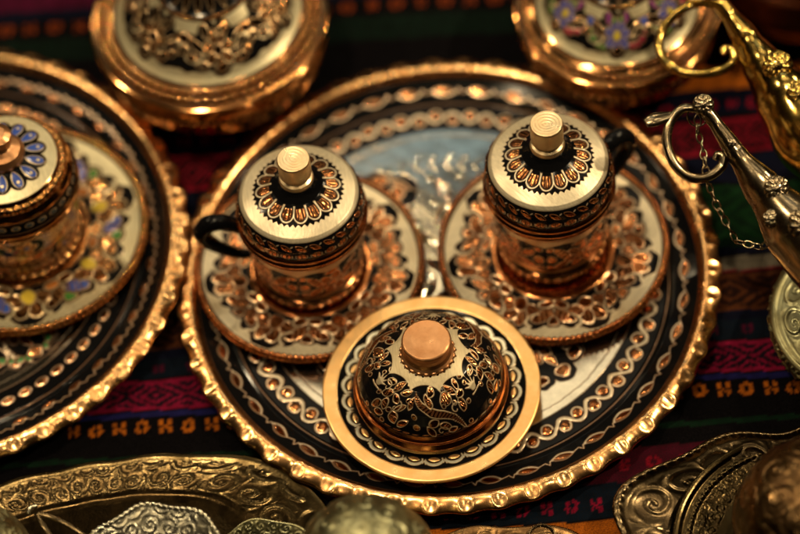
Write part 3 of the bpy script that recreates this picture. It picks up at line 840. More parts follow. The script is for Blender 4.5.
# cup at the left edge: blue petals on its lid
def left_cup():
    t = thing("coffee_cup", "cup with blue enamel petals on its lid, cut off by the left edge", "cup", (-.2325, .0640, .0046), .2)
    prof = [(.02, 1.1), (2.6, 1.1), (3.2, 1.12, 'f0'), (3.3, 1.25, 'f1'), (3.1, 1.45, 'f2'), (3.05, 1.7, 'b0'), (3.3, 2.6), (3.42, 3.6), (3.45, 4.6), (3.50, 5.1, 'b1'), (3.72, 5.3), (3.84, 5.42), (3.80, 5.55), (3.5, 5.6)]
    S = Surf(prof, 200, 700, .04)
    V = S.view(S.at['b0'], S.at['b1'] + .2, 's', 1); V.put(np.zeros_like(V.u) - 1, 'g', h=0, amt=.55)
    a0, H = S.at['b0'], S.at['b1'] - S.at['b0']
    V = S.view(a0, S.at['b1'], 's', 4, .3, warp=.06)
    BL, RED, GR = (.03, .06, .26), (.30, .03, .04), (.04, .15, .03)
    for sx in (-1, 1):
        V.put(ell(V.u, V.v, sx * 1.1, a0 + H * (.50 - sx * .22), .95, .72), 'k', h=-.05)
        V.put(ell(V.u, V.v, sx * 2.1, a0 + H * (.50 - sx * .22), .75, .55), 'k', h=-.05)
        V.flower(sx * 1.15, a0 + H * (.50 - sx * .22), .38, 5, .24, .2, o=.0, mid='t', midcol=BL, rm=.18)
        for k in range(3): V.gem(ell(V.u, V.v, sx * (1.75 + .35 * k), a0 + H * (.46 - sx * .22 + .09 * k), .17, .2), o=.02, core='c' if k else 't', col=RED)
    V.put(seg(V.u, V.v, -2.2, a0 + H * .25, 2.2, a0 + H * .75, .24) , 'k', h=-.04)
    V.put(seg(V.u, V.v, -2.2, a0 + H * .25, 2.2, a0 + H * .75, .17) , 'c', h=.1)
    beads(S, S.at['f0'] - .15, S.at['f1'] + .15, 's', 34, 1.3, 1., dark=.8)
    beads(S, S.at['f2'] - .05, S.at['b0'] + .15, 's', 40, .9, 1., dark=.8)
    S.build("cup_wall", M_GREENISH, t)
    prof = [(3.3, 5.6), (3.7, 5.64), (3.86, 5.76), (3.86, 5.95), (3.74, 6.1, 'k0'), (3.68, 6.2), (3.64, 6.7), (3.60, 6.85, 'k1'), (3.66, 6.95), (3.62, 7.1), (3.46, 7.3, 'c0'), (3.25, 7.6), (3.10, 7.75, 'c1'), (3.02, 7.9), (2.9, 7.98, 't0'), (2.3, 8.12), (1.5, 8.3), (1.1, 8.4), (.6, 8.5)]
    S = Surf(prof, 220, 800, .05)
    V = S.view(S.at['k0'], S.at['k1'], 's', 30); V.put(np.zeros_like(V.u) - 1, 'k', h=-.05)
    V.gem(ell(V.u, V.v, 0, (S.at['k0'] + S.at['k1']) / 2, .20, .15), o=.0, core='t', col=(.03, .05, .06), h=.4)
    beads(S, S.at['c0'] + .1, S.at['c1'] - .02, 's', 44, 1.2, 1., dark=.5)
    V = S.view(S.at['t0'] - .05, 99, 's', 1); V.put(np.zeros_like(V.u) - 1, 'g', h=0)
    V = S.view(.3, 2.9, 'r', 14); V.v = V.r
    big = np.where(S.s[V.sl][:, None] > S.at['t0'] - .02, 0, 9)
    V.put(np.maximum(np.hypot(V.u, V.v - 1.95) - .50, V.v * 0 - 1) + big, 'k', h=-.05)
    V.put(V.v - 1.95 + big, 'k', h=-.05)
    sd = drop(V.u, V.v, 0, 1.82, .5, .30, -PI / 2) + big
    V.gem(sd, core='t', col=(.03, .07, .34), o=.0, c=.05, h=.5)
    V.put(ell(V.u, V.v, 0, 2.0, .09, .09) + big, 'g', h=.5)
    lid = S.build("lid", M_GREENISH, t)
    kp = [(1.2, 8.36), (1.28, 8.45), (1.30, 8.7), (1.1, 9.0), (.62, 9.25), (.5, 9.45), (.62, 9.6), (.85, 9.9), (.8, 10.2), (.5, 10.4), (.005, 10.5)]
    knob_mesh(lid, M_ROSE, kp, grooves=False)
left_cup()

# ------------------------------------------------------------------ domed sweet dish at the front
def sweet_dish():
    t = thing("sweet_dish", "round copper dish with black enamel domed lid and rosy copper knob", "dish", (-.0162, -.0710, .0036), .0)
    prof = [(3.0, .0), (3.3, .02), (3.5, .6), (4.2, .9), (5.2, 1.14), (5.75, 1.20), (5.88, 1.27), (5.88, 1.36), (5.78, 1.42, 'rim'), (5.12, 1.40, 'p1'), (5.02, 1.36), (4.4, 1.22), (4.05, 1.18, 'p0'), (3.96, 1.3), (3.9, 1.5), (3.7, 1.5), (3.6, 1.2), (.02, 1.0)]
    S = Surf(prof, 300, 1000, .04)
    V = S.view(S.at['p1'] + .05, S.at['p0'], 's', 1); V.put(np.zeros_like(V.u) - 1, 'k', h=-.05)
    n = 26
    V = S.view(S.at['p1'], S.at['p0'], 's', n, .05, warp=.02); V.v = V.r
    per = TAU * 4.6 / n
    a = ell(V.u, V.v, 0, 4.52, .50, .34); b_ = ell(V.u, V.v, 0, 4.34, .46, .34)
    V.put(np.maximum(a, -b_), 'g', h=.12)
    sd = leaf(V.u, V.v, .0, 4.42, .32, .13, 0.1)
    V.put(sd, 'c', h=.08, bulge=(.3, .12)); V.chase(sd, .05)
    V.u = np.mod(V.u + per, per) - per / 2
    V.put(poly(V.u, V.v, [(-.13, 4.36), (-.06, 4.66), (.02, 4.46), (.10, 4.72)], .028), 'g', h=.1)
    S.build("dish", M_PLATE_E, t)
    # lid
    prof = [(3.7, 1.5), (4.0, 1.52), (4.16, 1.62), (4.18, 1.74), (4.06, 1.88), (3.98, 1.98), (4.02, 2.10), (4.06, 2.30), (3.98, 2.5), (3.88, 2.66, 'd0'), (3.80, 2.85), (3.62, 3.25), (3.28, 3.75), (2.80, 4.18), (2.25, 4.52), (1.75, 4.74, 'd1'), (1.45, 4.86), (.9, 4.95)]
    S = Surf(prof, 320, 1000, .06)
    d0, d1 = S.at['d0'], S.at['d1']
    L = d1 - d0
    V = S.view(d0, 99, 's', 1); V.put(np.zeros_like(V.u) - 1, 'k', h=-.06)
    # copper rope line at the foot of the dome
    V = S.view(d0 - .05, d0 + .3, 's', 44)
    V.put(leaf(V.u, V.v, 0, d0 + .14, .24, .05, .15), 'c', h=.1)
    # three large sprays; v is distance up the dome from its foot, u across (about 7.6 cm at the foot)
    n = 3
    V = S.view(d0, d1 + .9, 's', n, math.radians(-90 + 38), warp=.06, r0=None)
    v0 = d0; V.v = V.v - v0
    V.u = V.u / np.maximum(V.r, .5) * (V.r * .55 + 1.75)          # widen the upper rows so leaves keep their size
    V.u = V.u / 1.12; V.v = V.v / 1.16
    # half flower growing from the foot
    V.flower(.25, .42, .74, 6, .36, .27, 0, half=(-.15, PI + .15), o=.0, c=.055, rm=.34, mid='g')
    V.put(ell(V.u, V.v, .25, .40, .40, .33), 'g', h=.1)
    for k in range(6):
        V.put(seg(V.u, V.v, .0 + .1 * k, .2, .02 + .1 * k, .62, .012), 'k', h=.04, amt=.6)
    V.put(.12 - V.v, 'k', h=-.05)
    # iris
    for t0 in (-1.1, -.5, .05, .6, 1.15):
        V.put(seg(V.u, V.v, .55, 1.52, .55 + .48 * math.sin(t0), 1.52 + .46 * math.cos(t0), .10, .02), 'g', h=.12)
    V.put(ell(V.u, V.v, .55, 1.50, .18, .13), 'g', h=.12)
    V.put(seg(V.u, V.v, .25, 1.28, .85, 1.30, .035), 'g', h=.1)
    # long S leaf with engraved rungs
    pts = [(-.85, .16), (-1.00, .50), (-1.22, .85), (-1.70, 1.10), (-2.25, 1.25), (-2.65, 1.55), (-2.85, 1.95), (-2.90, 2.35), (-2.78, 2.62)]
    V.put(poly(V.u, V.v, pts[:5], .07, .27), 'g', h=.1); V.put(poly(V.u, V.v, pts[4:], .27, .03), 'g', h=.1)
    V.put(poly(V.u, V.v, pts[:5], .02, .20), 'c', h=.03); V.put(poly(V.u, V.v, pts[4:], .20, .0), 'c', h=.03)
    for k in range(22):
        f = .6 + k / 21 * 6.2; i = int(f); g = f - i
        x = pts[i][0] * (1 - g) + pts[i + 1][0] * g; y = pts[i][1] * (1 - g) + pts[i + 1][1] * g
        dx, dy = pts[i + 1][0] - pts[i][0], pts[i + 1][1] - pts[i][1]; q = math.hypot(dx, dy)
        V.put(seg(V.u, V.v, x - .13 * (-dy / q + .5 * dx / q), y - .13 * (dx / q + .5 * dy / q), x + .13 * (-dy / q + .5 * dx / q), y + .13 * (dx / q + .5 * dy / q), .022), 'k', h=-.05)
    # copper leaves with engraved ribs, berries and curls filling the ground
    for (x, y, a, b_, ro, tk) in ((-1.25, 1.75, .42, .24, .7, 3), (-.55, 1.25, .34, .17, 1.3, 2), (-.35, 1.70, .26, .13, .4, 0), (-.75, 2.05, .34, .16, 2.2, 2), (-.2, 2.15, .26, .12, 1.1, 0),
                               (1.35, .75, .30, .18, 1.0, 2), (1.72, .45, .26, .16, .3, 0), (1.75, 1.05, .30, .15, 1.9, 2), (1.45, 1.55, .34, .17, .6, 2), (2.05, 1.5, .26, .13, 2.4, 0), (1.15, 2.05, .30, .14, .2, 0), (1.75, 2.1, .34, .16, 1.4, 2), (2.5, .65, .34, .18, 2.2, 2), (2.55, 1.2, .28, .14, .8, 0),
                               (-1.75, .50, .30, .17, 2.6, 2), (-2.3, .72, .28, .15, .5, 0), (-2.55, .30, .26, .15, 2.0, 0), (-1.45, .22, .22, .12, .2, 0), (-2.2, 1.75, .32, .16, 1.6, 2), (-1.9, 2.2, .30, .15, .9, 0), (2.35, 2.0, .3, .15, .5, 0), (3.0, 1.6, .3, .15, 1.7, 2), (3.1, .5, .28, .16, .9, 0), (2.9, 2.4, .26, .13, 2.4, 0), (.45, 2.35, .26, .13, .2, 0)):
        sd = leaf(V.u, V.v, x, y, a, b_, ro)
        V.gem(sd, o=.0, c=.05, core='c', h=.3)
        if tk: V.ticks(x, y, a * .9, ro + .9, tk, .13, .018)
    for (x, y, r) in ((-.15, 1.2, .10), (1.0, 1.25, .10), (2.1, .9, .11), (-.9, 1.45, .10), (-1.5, 1.45, .09), (.9, .25, .09), (-.5, .25, .1), (2.05, .2, .1), (-1.5, 2.55, .1), (.3, 1.95, .09), (2.75, 1.7, .1), (-3.2, 1.0, .11), (-3.2, .5, .12)):
        V.gem(ell(V.u, V.v, x, y, r, r), o=.0, c=.035)
    for (x, y, R_, a0, tn) in ((-.95, 1.15, .34, .5, 1), (1.15, 1.75, .34, 2.5, -1), (2.3, 1.15, .34, 1.5, -1), (-2.0, .25, .30, .2, 1), (-1.1, 2.35, .3, 4., -1), (2.2, 2.45, .3, 1., 1), (-3.2, 1.75, .3, 3., 1)):
        V.put(spiral(V.u, V.v, x, y, R_, a0, tn * .8, .035, .022), 'g', h=.12)
    # cream star round the knob
    V = S.view(.3, 3.4, 'r', 9, math.radians(-80)); V.v = V.r
    lo = np.where(S.s[V.sl][:, None] > d0 + .5, 0, 9)
    dt = np.abs(V.u / V.r) / (PI / 9)
    edge = 2.42 - .52 * np.sqrt(np.clip(1 - (1 - dt) ** 2, 0, 1))
    V.put(V.v - edge + lo, 'g', h=.08)
    V = S.view(.3, 1.9, 'r', 24); V.v = V.r
    V.put(np.maximum(V.v - 1.46 - .08 * np.cos(V.u / V.r * 24), -V.v) + np.where(S.s[V.sl][:, None] > d0 + .5, 0, 9), 'k', h=-.05)
    lid = S.build("lid", M_DOME, t)
    kp = [(1.20, 4.84), (1.40, 4.90, 'ring'), (1.42, 5.0), (1.28, 5.12), (1.18, 5.3), (1.16, 5.55), (1.20, 5.75), (1.29, 5.88), (1.32, 6.0), (1.29, 6.12), (1.20, 6.18, 'top'), (.8, 6.15), (.005, 6.13)]
    knob_mesh(lid, M_ROSE, kp, ring='ring', grooves=False)
M_DOME = enamelware("enamelled_dome", cream=(.60, .51, .33), creamrough=.5)
M_PLATE_E = enamelware("enamelled_plate", cop=(.95, .62, .27), cop2=(.88, .52, .20), cream=(.72, .72, .58), rough=.34)
sweet_dish()

# ------------------------------------------------------------------ lidded bowls behind
def pot(label, loc, colours, rz, k):
    t = thing("lidded_bowl", label, "bowl", loc, rz, "lidded bowls behind the trays")
    prof = [(.02, .05), (3.4, .05), (3.6, .2), (3.5, .5), (4.6, .9, 'w0'), (5.8, 1.7), (6.42, 2.7), (6.50, 3.6, 'w1'), (6.42, 4.2), (6.40, 4.5), (6.72, 4.75), (6.85, 4.9), (6.80, 5.05), (6.4, 5.08)]
    S = Surf(prof, 160, 800, .06)
    V = S.view(S.at['w0'], S.at['w1'], 's', 26)
    V.put(leaf(V.u, V.v, 0, S.at['w1'] - .55, .5, .2, PI / 2), 'k', h=-.1)
    V.put(leaf(V.u, V.v, .7, S.at['w1'] - .55, .5, .15, PI / 2), 'k', h=-.1, amt=.6)
    beads(S, S.at['w1'] - .05, S.at['w1'] + .30, 's', 70, 1.8, 1., dark=.9)
    S.build("bowl", M_GREENISH, t)
    prof = [(6.2, 5.08), (6.70, 5.12), (6.86, 5.22), (6.84, 5.34), (6.68, 5.40), (6.5, 5.36), (6.35, 5.42, 'q0'), (6.0, 5.58), (5.92, 5.58, 'q1'), (5.6, 5.72), (5.45, 5.76, 'q2'), (5.3, 5.84, 'g0'), (5.0, 6.05), (4.2, 6.85), (3.2, 7.75), (2.7, 8.2, 'g1'), (2.55, 8.4, 'r0'), (2.3, 8.5), (2.0, 8.8), (1.5, 9.4), (1.2, 9.8), (.8, 10.0)]
    S = Surf(prof, 260, 1000, .06)
    beads(S, S.at['q0'] + .02, S.at['q0'] + .36, 's', 72, 2.6, 1., dark=1.)
    if not colours: beads(S, S.at['q1'] + .02, S.at['q1'] + .32, 's', 70, 2.6, 1., dark=1.)
    for q_ in ('q0', 'q1', 'q2'):
        V = S.view(S.at[q_] - .12, S.at[q_] + .12, 's'); V.put(np.abs(V.v - S.at[q_] + .03) - .045, 'k', h=-.3)
    g0, g1 = S.at['g0'], S.at['g1']
    V = S.view(g0, g1, 's', 1); V.put(np.zeros_like(V.u) - 1, 'g', h=0)
    BL, RED, GR, YE, PU = (.05, .08, .34), (.30, .015, .05), (.04, .14, .03), (.46, .36, .04), (.16, .02, .16)
    n = 6
    V = S.view(g0 + .02, g1 + .1, 's', n, .3, warp=.1); V.v = (V.v - g0) / 1.16 + .12; V.u = V.u / np.maximum(V.r, .5) * (V.r * .5 + 2.1) / .95
    V.put(np.abs(V.v - 1.72 - .1 * np.cos(V.u * 2.1)) - .95, 'k', h=-.06)
    for (x, y, r) in ((0, 1.75, 1.15), (-1.2, 1.5, .8), (1.2, 1.55, .8), (-1.9, 1.2, .55), (2.0, 1.3, .55), (.6, 2.6, .6), (-.6, 2.6, .6), (0, .95, .55), (-2.3, 1.9, .4)):
        V.put(ell(V.u, V.v, x, y, r, r), 'k', h=-.06)
    cc = 't' if colours else 'c'
    V.flower(0, 1.7, .62, 7, .34, .26, .1, o=.0, core=cc, col=BL if colours else None, mid=cc, midcol=YE, rm=.26)
    for sx, c_ in ((-1, GR), (1, RED)):
        for q in range(4):
            V.gem(ell(V.u, V.v, sx * (1.0 + .34 * q), 1.05 + .12 * q * q * .6, .2, .2), o=.0, core=cc, col=c_, h=.45)
        V.gem(leaf(V.u, V.v, sx * 1.35, 2.0, .6, .24, sx * .7), o=.0)
        V.gem(leaf(V.u, V.v, sx * .7, 2.7, .4, .2, sx * 1.2), o=.0, core=cc, col=PU)
        V.put(arc(V.u, V.v, sx * 1.6, 1.6, .5, 0, sx * 3.6, .06, .03), 'g', h=.16)
    V.gem(ell(V.u, V.v, 0, .85, .3, .22), o=.0)
    for sx in (-1, 1):
        V.gem(leaf(V.u, V.v, sx * 2.1, 2.25, .42, .22, sx * -.6), o=.0, core=cc, col=BL)
        V.gem(ell(V.u, V.v, sx * .3, 2.55, .2, .16), o=.0, core=cc, col=GR)
        V.gem(leaf(V.u, V.v, sx * 2.2, 1.75, .3, .16, sx * 1.2), o=.0)
    V = S.view(g1, S.at['r0'] + .1, 's', 60); V.put(np.zeros_like(V.u) - 1, 'k', h=0); V.put(ell(V.u, V.v, 0, S.at['r0'] - .05, .1, .1), 'c', bulge=(.4, .1))
    V = S.view(1.25, 2.6, 'r', 18); V.v = V.r
    ctr = np.where(S.s[V.sl][:, None] > S.at['r0'], 0, 9)
    V.put(V.v * 0 - 1 + ctr, 'k', h=-.05)
    V.gem(leaf(V.u, V.v, 0, 1.9, .42, .17, PI / 2) + ctr, o=.0, c=.03)
    lid = S.build("lid", M_GREENISH, t)
    kp = [(1.0, 9.9), (1.1, 10.0), (.8, 10.3), (.9, 10.7), (1.1, 11.1), (.7, 11.5), (.005, 11.6)]
    knob_mesh(lid, M_RIM, kp, grooves=False)
    t.scale = (k, k, k)
    return t
pot("gold rimmed lidded bowl with copper flowers on cream enamel behind the two left trays", (-.1165, .1715, 0), False, .35, 1.0)
pot("lidded bowl with red, blue and green enamel flowers behind the large tray", (.1145, .1505, 0), True, .1, .86)

# ------------------------------------------------------------------ oil lamps at the right
def ribbon_boss(name, c, r, n, mat, parent, nrm):
    """a small chased rosette lying on a surface"""
    prof = [(.02, r * 42), (r * 30, r * 36), (r * 70, r * 14), (r * 100, 0), (r * 96, -r * 12)]
    S = Surf(prof, 40, 160, .02).flip()
    beads(S, r * 34, r * 98, 'r', n, r * 160)
    o = S.build(name, mat, parent)
    o.location = c
    o.rotation_euler = Vector(nrm).to_track_quat('Z', 'Y').to_euler()
    return o
def link_mesh(parent, mat, p, d, roll, first=None, L=.0030, w=.0018, t=.00048):
    if first is None:
        nseg, m = 8, 20; co = []
        for i in range(m):
            a = TAU * i / m; c = np.array([L * math.cos(a), w * math.sin(a), 0]); tn = np.array([-L * math.sin(a), w * math.cos(a), 0]); tn /= np.linalg.norm(tn)
            b = np.array([0, 0, 1.]); n_ = np.cross(tn, b)
            for k in range(nseg):
                q = TAU * k / nseg; co.append(c + t * (math.cos(q) * n_ + math.sin(q) * b))
        q = [(i * nseg + k, i * nseg + (k + 1) % nseg, ((i + 1) % m) * nseg + (k + 1) % nseg, ((i + 1) % m) * nseg + k) for i in range(m) for k in range(nseg)]
        o = mesh_obj("chain_link", np.array(co), q, mat, parent, np.zeros((len(co), 4)), np.zeros((len(co), 4)))
    else:
        o = first.copy(); link(o, parent)
    o.location = p
    x = Vector(d).normalized(); z = Vector((0, 0, 1)) - x * x.z
    if z.length < .1: z = Vector((0, 1, 0))
    z.normalize(); y = z.cross(x)
    from mathutils import Matrix
    R = Matrix((x, y, z)).transposed()
    o.rotation_euler = (R @ Matrix.Rotation(roll, 3, 'X')).to_euler()
    return o

def oil_lamp(label, mat, tail, ring, leafp, chain, body, tail_r, bosses):
    base = body[0]
    t = thing("oil_lamp", label, "oil lamp", tuple(base), 0., "oil lamps along the right edge")
    off = np.array(base, float)
    L = lambda p: tuple(np.array(p) - off)
    # body: squat gadrooned vessel on a foot
    R = body[1]
    prof = [(.02, .02), (R * .62, .02), (R * .64, .3), (R * .4, .8), (R * .3, 1.4), (R * .5, 2.2), (R * .9, 3.4), (R, 4.6), (R * .92, 5.8), (R * .6, 6.8), (R * .45, 7.1), (R * .42, 7.5), (R * .2, 7.9), (.02, 8.1)]
    prof = [(a, b * R / 4.7) for a, b in prof]
    S = Surf(prof, 160, 400, .1)
    spirals(S, 4.5 * R / 4.7, 12 * R / 4.7, 's', 1.5 * R / 4.7, .8, 3.)
    S.build("vessel", mat, t)
    tube("tail", [L(p) for p in tail], tail_r, mat, t, 28, 10, flat=(1.0, .72))
    tube("finger_ring", [L(p) for p in ring], [.0016] + [.0026] * (len(ring) - 3) + [.0022, .0014], mat, t, 14, 8)
    tube("thumb_leaf", [L(p) for p in leafp], [.0024, .0036, .0022][:len(leafp)] if len(leafp) == 3 else [.002] * len(leafp), mat, t, 12, 8, flat=(.55, 1.2))
    for (c, r, n) in bosses:
        ribbon_boss("rosette", L(c), r, n, mat, t, (-.15, -.55, .82))
    if chain:
        P = np.array([L(p) for p in chain]); d = np.r_[0, np.cumsum(np.linalg.norm(np.diff(P, axis=0), axis=1))]
        nl = int(d[-1] / .0046); first = None
        cm = tube("chain", [tuple(P[0] + np.array([.0055 * math.cos(a), .0035 * math.sin(a), .0045 * math.sin(a)])) for a in np.linspace(0, TAU, 9)], [.00045] * 9, mat, t, 8, 4)
        for i in range(nl):
            s = (i + .5) / nl * d[-1]
            p = np.array([np.interp(s, d, P[:, k]) for k in range(3)]); p2 = np.array([np.interp(min(s + .001, d[-1]), d, P[:, k]) for k in range(3)]); p1 = np.array([np.interp(max(s - .001, 0), d, P[:, k]) for k in range(3)])
            o = link_mesh(cm, mat, tuple(p), tuple(p2 - p1), PI / 2 * (i % 2) + .4 * math.sin(i * 2.1), first)
            first = first or o
    return t
oil_lamp("tarnished nickel oil lamp with finger ring and thin chain, below the brass lamp", M_NICKEL,
         [(.1425, .0170, .1200), (.1448, .0138, .1185), (.1480, .0090, .1160), (.1545, -.0020, .1100), (.1580, -.0085, .1070), (.1690, -.0260, .0990), (.1830, -.0480, .0900), (.1985, -.0700, .0840), (.2150, -.0780, .0750), (.2290, -.0800, .0700)],
         [(.1430, .0160, .1185), (.1330, .0190, .1190), (.1250, .0135, .1170), (.1215, .0035, .1120), (.1240, -.0070, .1065), (.1310, -.0135, .1025), (.1400, -.0140, .1010), (.1480, -.0100, .1025), (.1500, -.0055, .1050), (.1475, -.0035, .1055), (.1455, -.0058, .1045)],
         [(.1115, .0125, .1190), (.1160, .0140, .1190), (.1260, .0160, .1185)],
         [(.1395, .0150, .1165), (.1385, .0090, .1110), (.1400, .0020, .1060), (.1400, -.0060, .1050), (.1400, -.0150, .0990), (.1440, -.0260, .0900), (.1520, -.0420, .0790), (.1640, -.0480, .0800), (.1760, -.0480, .0930), (.1900, -.0520, .0930), (.205, -.052, .093)],
         ((.2310, -.0800, .0385), 3.6), [.0030, .0050, .0048, .0066, .0074, .0135, .0230, .026, .023, .012],
         [((.1425, .0165, .1235), .0058, 9), ((.1735, -.0330, .1105), .0068, 11), ((.1840, -.0560, .1090), .0085, 9), ((.1690, -.0470, .1040), .0050, 8), ((.1545, -.0045, .1160), .0024, 6)])
oil_lamp("polished yellow brass oil lamp with finger ring, near the upper right corner", M_GOLD,
         [(.1640, .1090, .0930), (.1665, .1050, .0920), (.1700, .0990, .0900), (.1770, .0850, .0860), (.1840, .0680, .0810), (.1930, .0480, .0760), (.2030, .0260, .0690), (.2200, .0120, .0580), (.2320, .0090, .0530), (.2440, .0100, .0500)],
         [(.1640, .1060, .0910), (.1520, .1100, .0900), (.1400, .1050, .0880), (.1315, .0960, .0850), (.1300, .0850, .0820), (.1360, .0760, .0790), (.1480, .0720, .0770), (.1610, .0730, .0760), (.1690, .0770, .0770), (.1700, .0830, .0790), (.1655, .0850, .0795), (.1640, .0815, .0790)],
         [(.1480, .1120, .0930), (.1540, .1120, .0930), (.1630, .1100, .0925)],
         None, ((.245, .010, 0), 4.8), [.0034, .0060, .0062, .0098, .0150, .0220, .0265, .0240, .020, .012],
         [((.1640, .1085, .0965), .0062, 9), ((.1890, .0560, .0970), .0085, 10), ((.1980, .0360, .0960), .0075, 9), ((.1760, .0830, .0955), .0034, 8)])

# embossed bowl under the nickel lamp
def embossed_bowl():
    t = thing("embossed_bowl", "greenish embossed bowl with bright lip under the nickel oil lamp", "bowl", (.2195, -.0650, .0), .3)
    t.scale = (1.15, 1.15, .92)
    prof = [(.02, .05), (2.0, .05), (2.4, .3), (3.6, .9), (4.3, 1.8), (4.5, 2.8), (4.45, 3.2), (4.3, 3.35), (4.15, 3.3)]
    S = Surf(prof, 140, 600, .06)
    spirals(S, 2.2, S.s[-1] - .5, 's', 1.15, 1.5, 5., dark=.6)
    S.build("bowl", M_GREENBRASS, t)
    S = Surf([(4.25, 3.28), (4.0, 3.3), (3.0, 3.6), (1.6, 3.9), (.02, 4.0)], 100, 500, .05)
    spirals(S, .3, S.s[-1] - .3, 's', 1.1, 1.4, 8., dark=.6)
    S.build("lid", M_GREENBRASS, t)
embossed_bowl()

# dark copper pot at the upper right corner
def dark_pot():
    t = thing("copper_pot", "dark reddish copper pot at the upper right corner", "pot", (.226, .176, 0), 0.)
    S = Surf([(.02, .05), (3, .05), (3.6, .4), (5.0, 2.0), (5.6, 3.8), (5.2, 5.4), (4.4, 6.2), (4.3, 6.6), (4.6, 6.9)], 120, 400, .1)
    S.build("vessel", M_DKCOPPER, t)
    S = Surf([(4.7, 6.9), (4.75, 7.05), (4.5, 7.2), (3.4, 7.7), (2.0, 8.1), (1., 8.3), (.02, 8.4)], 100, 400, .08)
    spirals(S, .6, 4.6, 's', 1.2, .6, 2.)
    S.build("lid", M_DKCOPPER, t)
dark_pot()

# ------------------------------------------------------------------ trays and covers along the front edge
def oval_tray(name, label, cat, loc, rz, ax, ay, mat, scal, seed, prof, nrow, nth, p_exp=2.4, amp=.025, emb=(1.3, .8, .5), ring=None, pname="dish", well=0.):
    """superelliptic tray; profile r is a 0..1 factor of the outline, z in cm"""
    t = thing(name, label, cat, loc, rz)
    k = (ax + ay) / 2
    S = Surf([(p[0] * k, p[1]) + tuple(p[2:]) for p in prof], nrow, nth, .06).flip()
    lo, hi = S.at['e0'], S.at['e1']
    spirals(S, lo, hi, 's', emb[0], emb[1], seed, dark=emb[2])
    if well: S.K[S.s < lo] = well
    if ring: beads(S, S.at['b0'], S.at['b0'] + .22, 's', ring, .9, 1., dark=.4)
    def warp(S, X, Y, Z):
        th = S.th[None, :]
        c, s = np.abs(np.cos(th)) + 1e-6, np.abs(np.sin(th)) + 1e-6
        rad = ((c / ax) ** p_exp + (s / ay) ** p_exp) ** (-1 / p_exp)
        f = np.clip(S.r[:, None] / k, 0, 1.2) ** 2
        rad = rad * (1 + amp * f * np.cos(scal * th + seed))
        sc_ = rad / k
        return X * sc_, Y * sc_, Z
    S.build(pname, mat, t, warp)
    return t
RIMP = [(.01, .5), (.60, .5), (.66, .6), (.70, .95, 'e0'), (.93, 1.75, 'e1'), (.96, 1.95, 'b0'), (.985, 1.98), (1.0, 1.88), (.985, 1.78), (.9, 1.4), (.7, .5), (.6, .1), (.01, .1)]
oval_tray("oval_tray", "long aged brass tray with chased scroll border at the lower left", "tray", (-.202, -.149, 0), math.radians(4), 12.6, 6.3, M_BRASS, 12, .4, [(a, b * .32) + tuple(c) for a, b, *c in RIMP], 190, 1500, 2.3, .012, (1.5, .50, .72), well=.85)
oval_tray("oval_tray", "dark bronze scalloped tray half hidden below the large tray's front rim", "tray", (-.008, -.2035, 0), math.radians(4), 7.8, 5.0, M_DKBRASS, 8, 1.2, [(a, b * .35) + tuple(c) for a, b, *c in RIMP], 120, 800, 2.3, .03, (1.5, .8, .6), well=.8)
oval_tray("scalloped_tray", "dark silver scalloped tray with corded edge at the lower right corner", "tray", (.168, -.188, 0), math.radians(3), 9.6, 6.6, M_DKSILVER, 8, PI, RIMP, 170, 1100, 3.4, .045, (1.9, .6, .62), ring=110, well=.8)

# small scalloped silver plate on the brass tray
PLP = [(.01, .3), (.45, .3), (.52, .45), (.56, .62, 'c0'), (.60, .6), (.63, .66, 'e0'), (.94, 1.35, 'e1'), (.97, 1.45, 'b0'), (1.0, 1.40), (.98, 1.28), (.6, .3), (.5, .0), (.01, 0.)]
oval_tray("scalloped_plate", "small bright silver plate with scalloped embossed border standing on the brass tray", "plate", (-.1680, -.178, .030), .2, 4.0, 4.0, M_SILVER, 8, .8, PLP, 150, 700, 2.0, .035, (1.0, .38, .06), ring=80)
oval_tray("embossed_dish", "small greenish embossed dish lying between the silver plate and the domed cover", "dish", (-.118, -.172, .012), .6, 3.2, 2.6, M_GREENBRASS, 6, .3, PLP, 110, 500, 2.0, .05, (.6, 1.0, .4))

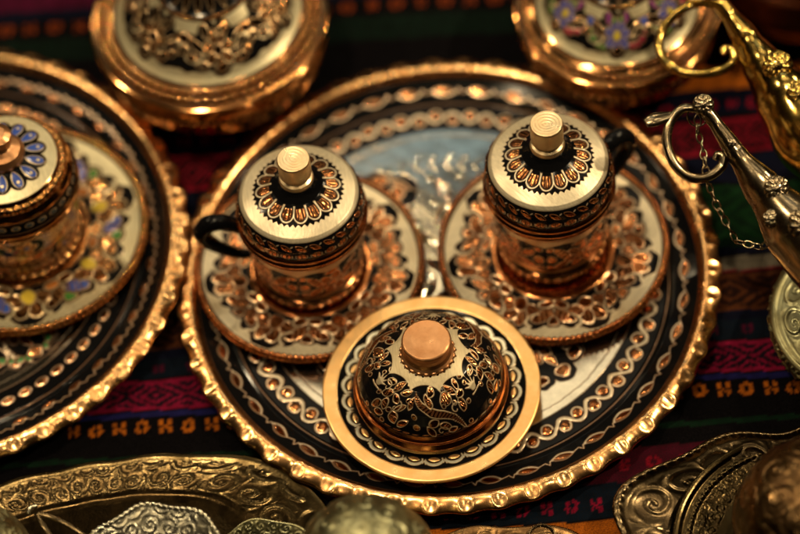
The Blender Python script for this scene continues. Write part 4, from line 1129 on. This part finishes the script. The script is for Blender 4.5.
def dome_pot(label, loc, R, H, mat, seed, rz=0., size=1.6, amp=.9, dark=.35, name="domed_bowl", extra=None):
    t = thing(name, label, "bowl", loc, rz)
    S = Surf([(.02, .05), (R * .5, .05), (R * .55, .4), (R * .9, 1.6), (R * 1.02, H * .35), (R * 1.04, H * .38), (R * .98, H * .41)], 70, 400, .08)
    S.build("bowl", mat, t)
    pr = [(R * .98, H * .41), (R * 1.0, H * .44), (R * .97, H * .5)] + [(R * .95 * math.cos(a), H * .5 + H * .5 * math.sin(a)) for a in np.linspace(.12, PI / 2 - .02, 14)]
    S = Surf(pr, 200, 800, .08)
    spirals(S, .6, S.s[-1] - .4, 's', size, amp, seed, dark=dark)
    S.build("lid", mat, t)
    return t
dome_pot("round greenish brass domed bowl below the front rim of the large tray", (-.0600, -.1930, 0), 3.9, 9.0, M_GREENBRASS, 2.2, .3, 1.9, .8, .35)
dome_pot("small dark brass domed cover at the lower left corner", (-.2560, -.1560, .010), 2.6, 6.6, M_GREENBRASS, 4.4, 0, 1.3, .6, .3)
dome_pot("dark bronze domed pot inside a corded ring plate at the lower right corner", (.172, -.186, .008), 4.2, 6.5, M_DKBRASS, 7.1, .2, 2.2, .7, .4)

# plate with corded ring round the dark pot
RNP = [(.40, .5), (.66, .5, 'e0'), (.84, .62, 'e1'), (.86, .72, 'b0'), (.90, .74), (.93, .78), (.95, .95), (.98, 1.02), (1.0, .95), (.98, .8), (.9, .3), (.4, .2)]
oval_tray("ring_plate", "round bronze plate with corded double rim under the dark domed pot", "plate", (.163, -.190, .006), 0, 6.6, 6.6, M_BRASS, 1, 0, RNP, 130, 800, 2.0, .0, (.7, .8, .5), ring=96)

# thin metal tongs and ring pull
def tongs(label, loc, rz):
    t = thing("sugar_tongs", label, "tongs", loc, rz)
    for s in (-1, 1):
        tube("arm", [(0, 0, .006), (.012, s * .004, .008), (.030, s * .007, .006), (.040, s * .004, .004)], [.0012, .0011, .0010, .0016], M_DKSILVER, t, 10, 6, flat=(.5, 1.3))
    tube("hinge", [(-.003, -.003, .006), (-.004, 0, .007), (-.003, .003, .006)], [.0013] * 3, M_SILVER, t, 10, 5)
tongs("thin silver sugar tongs lying open on the brass tray near the lower left corner", (-.2280, -.1330, .034), math.radians(-48))
def tray_ring():
    t = tube("loop_handle", [(.0072 * math.cos(a), .0072 * math.sin(a), .0) for a in np.linspace(0, TAU, 13)], [.0014] * 13, M_DKSILVER, None, 12, 4, flat=(1.6, .7))  # loop handle belonging to the dark bronze tray
    t.location = (.031, -.1745, .024); t.rotation_euler = (.3, .1, 0)
    tag(t, "small open loop handle on the dark bronze tray below the large tray", "ring")
tray_ring()
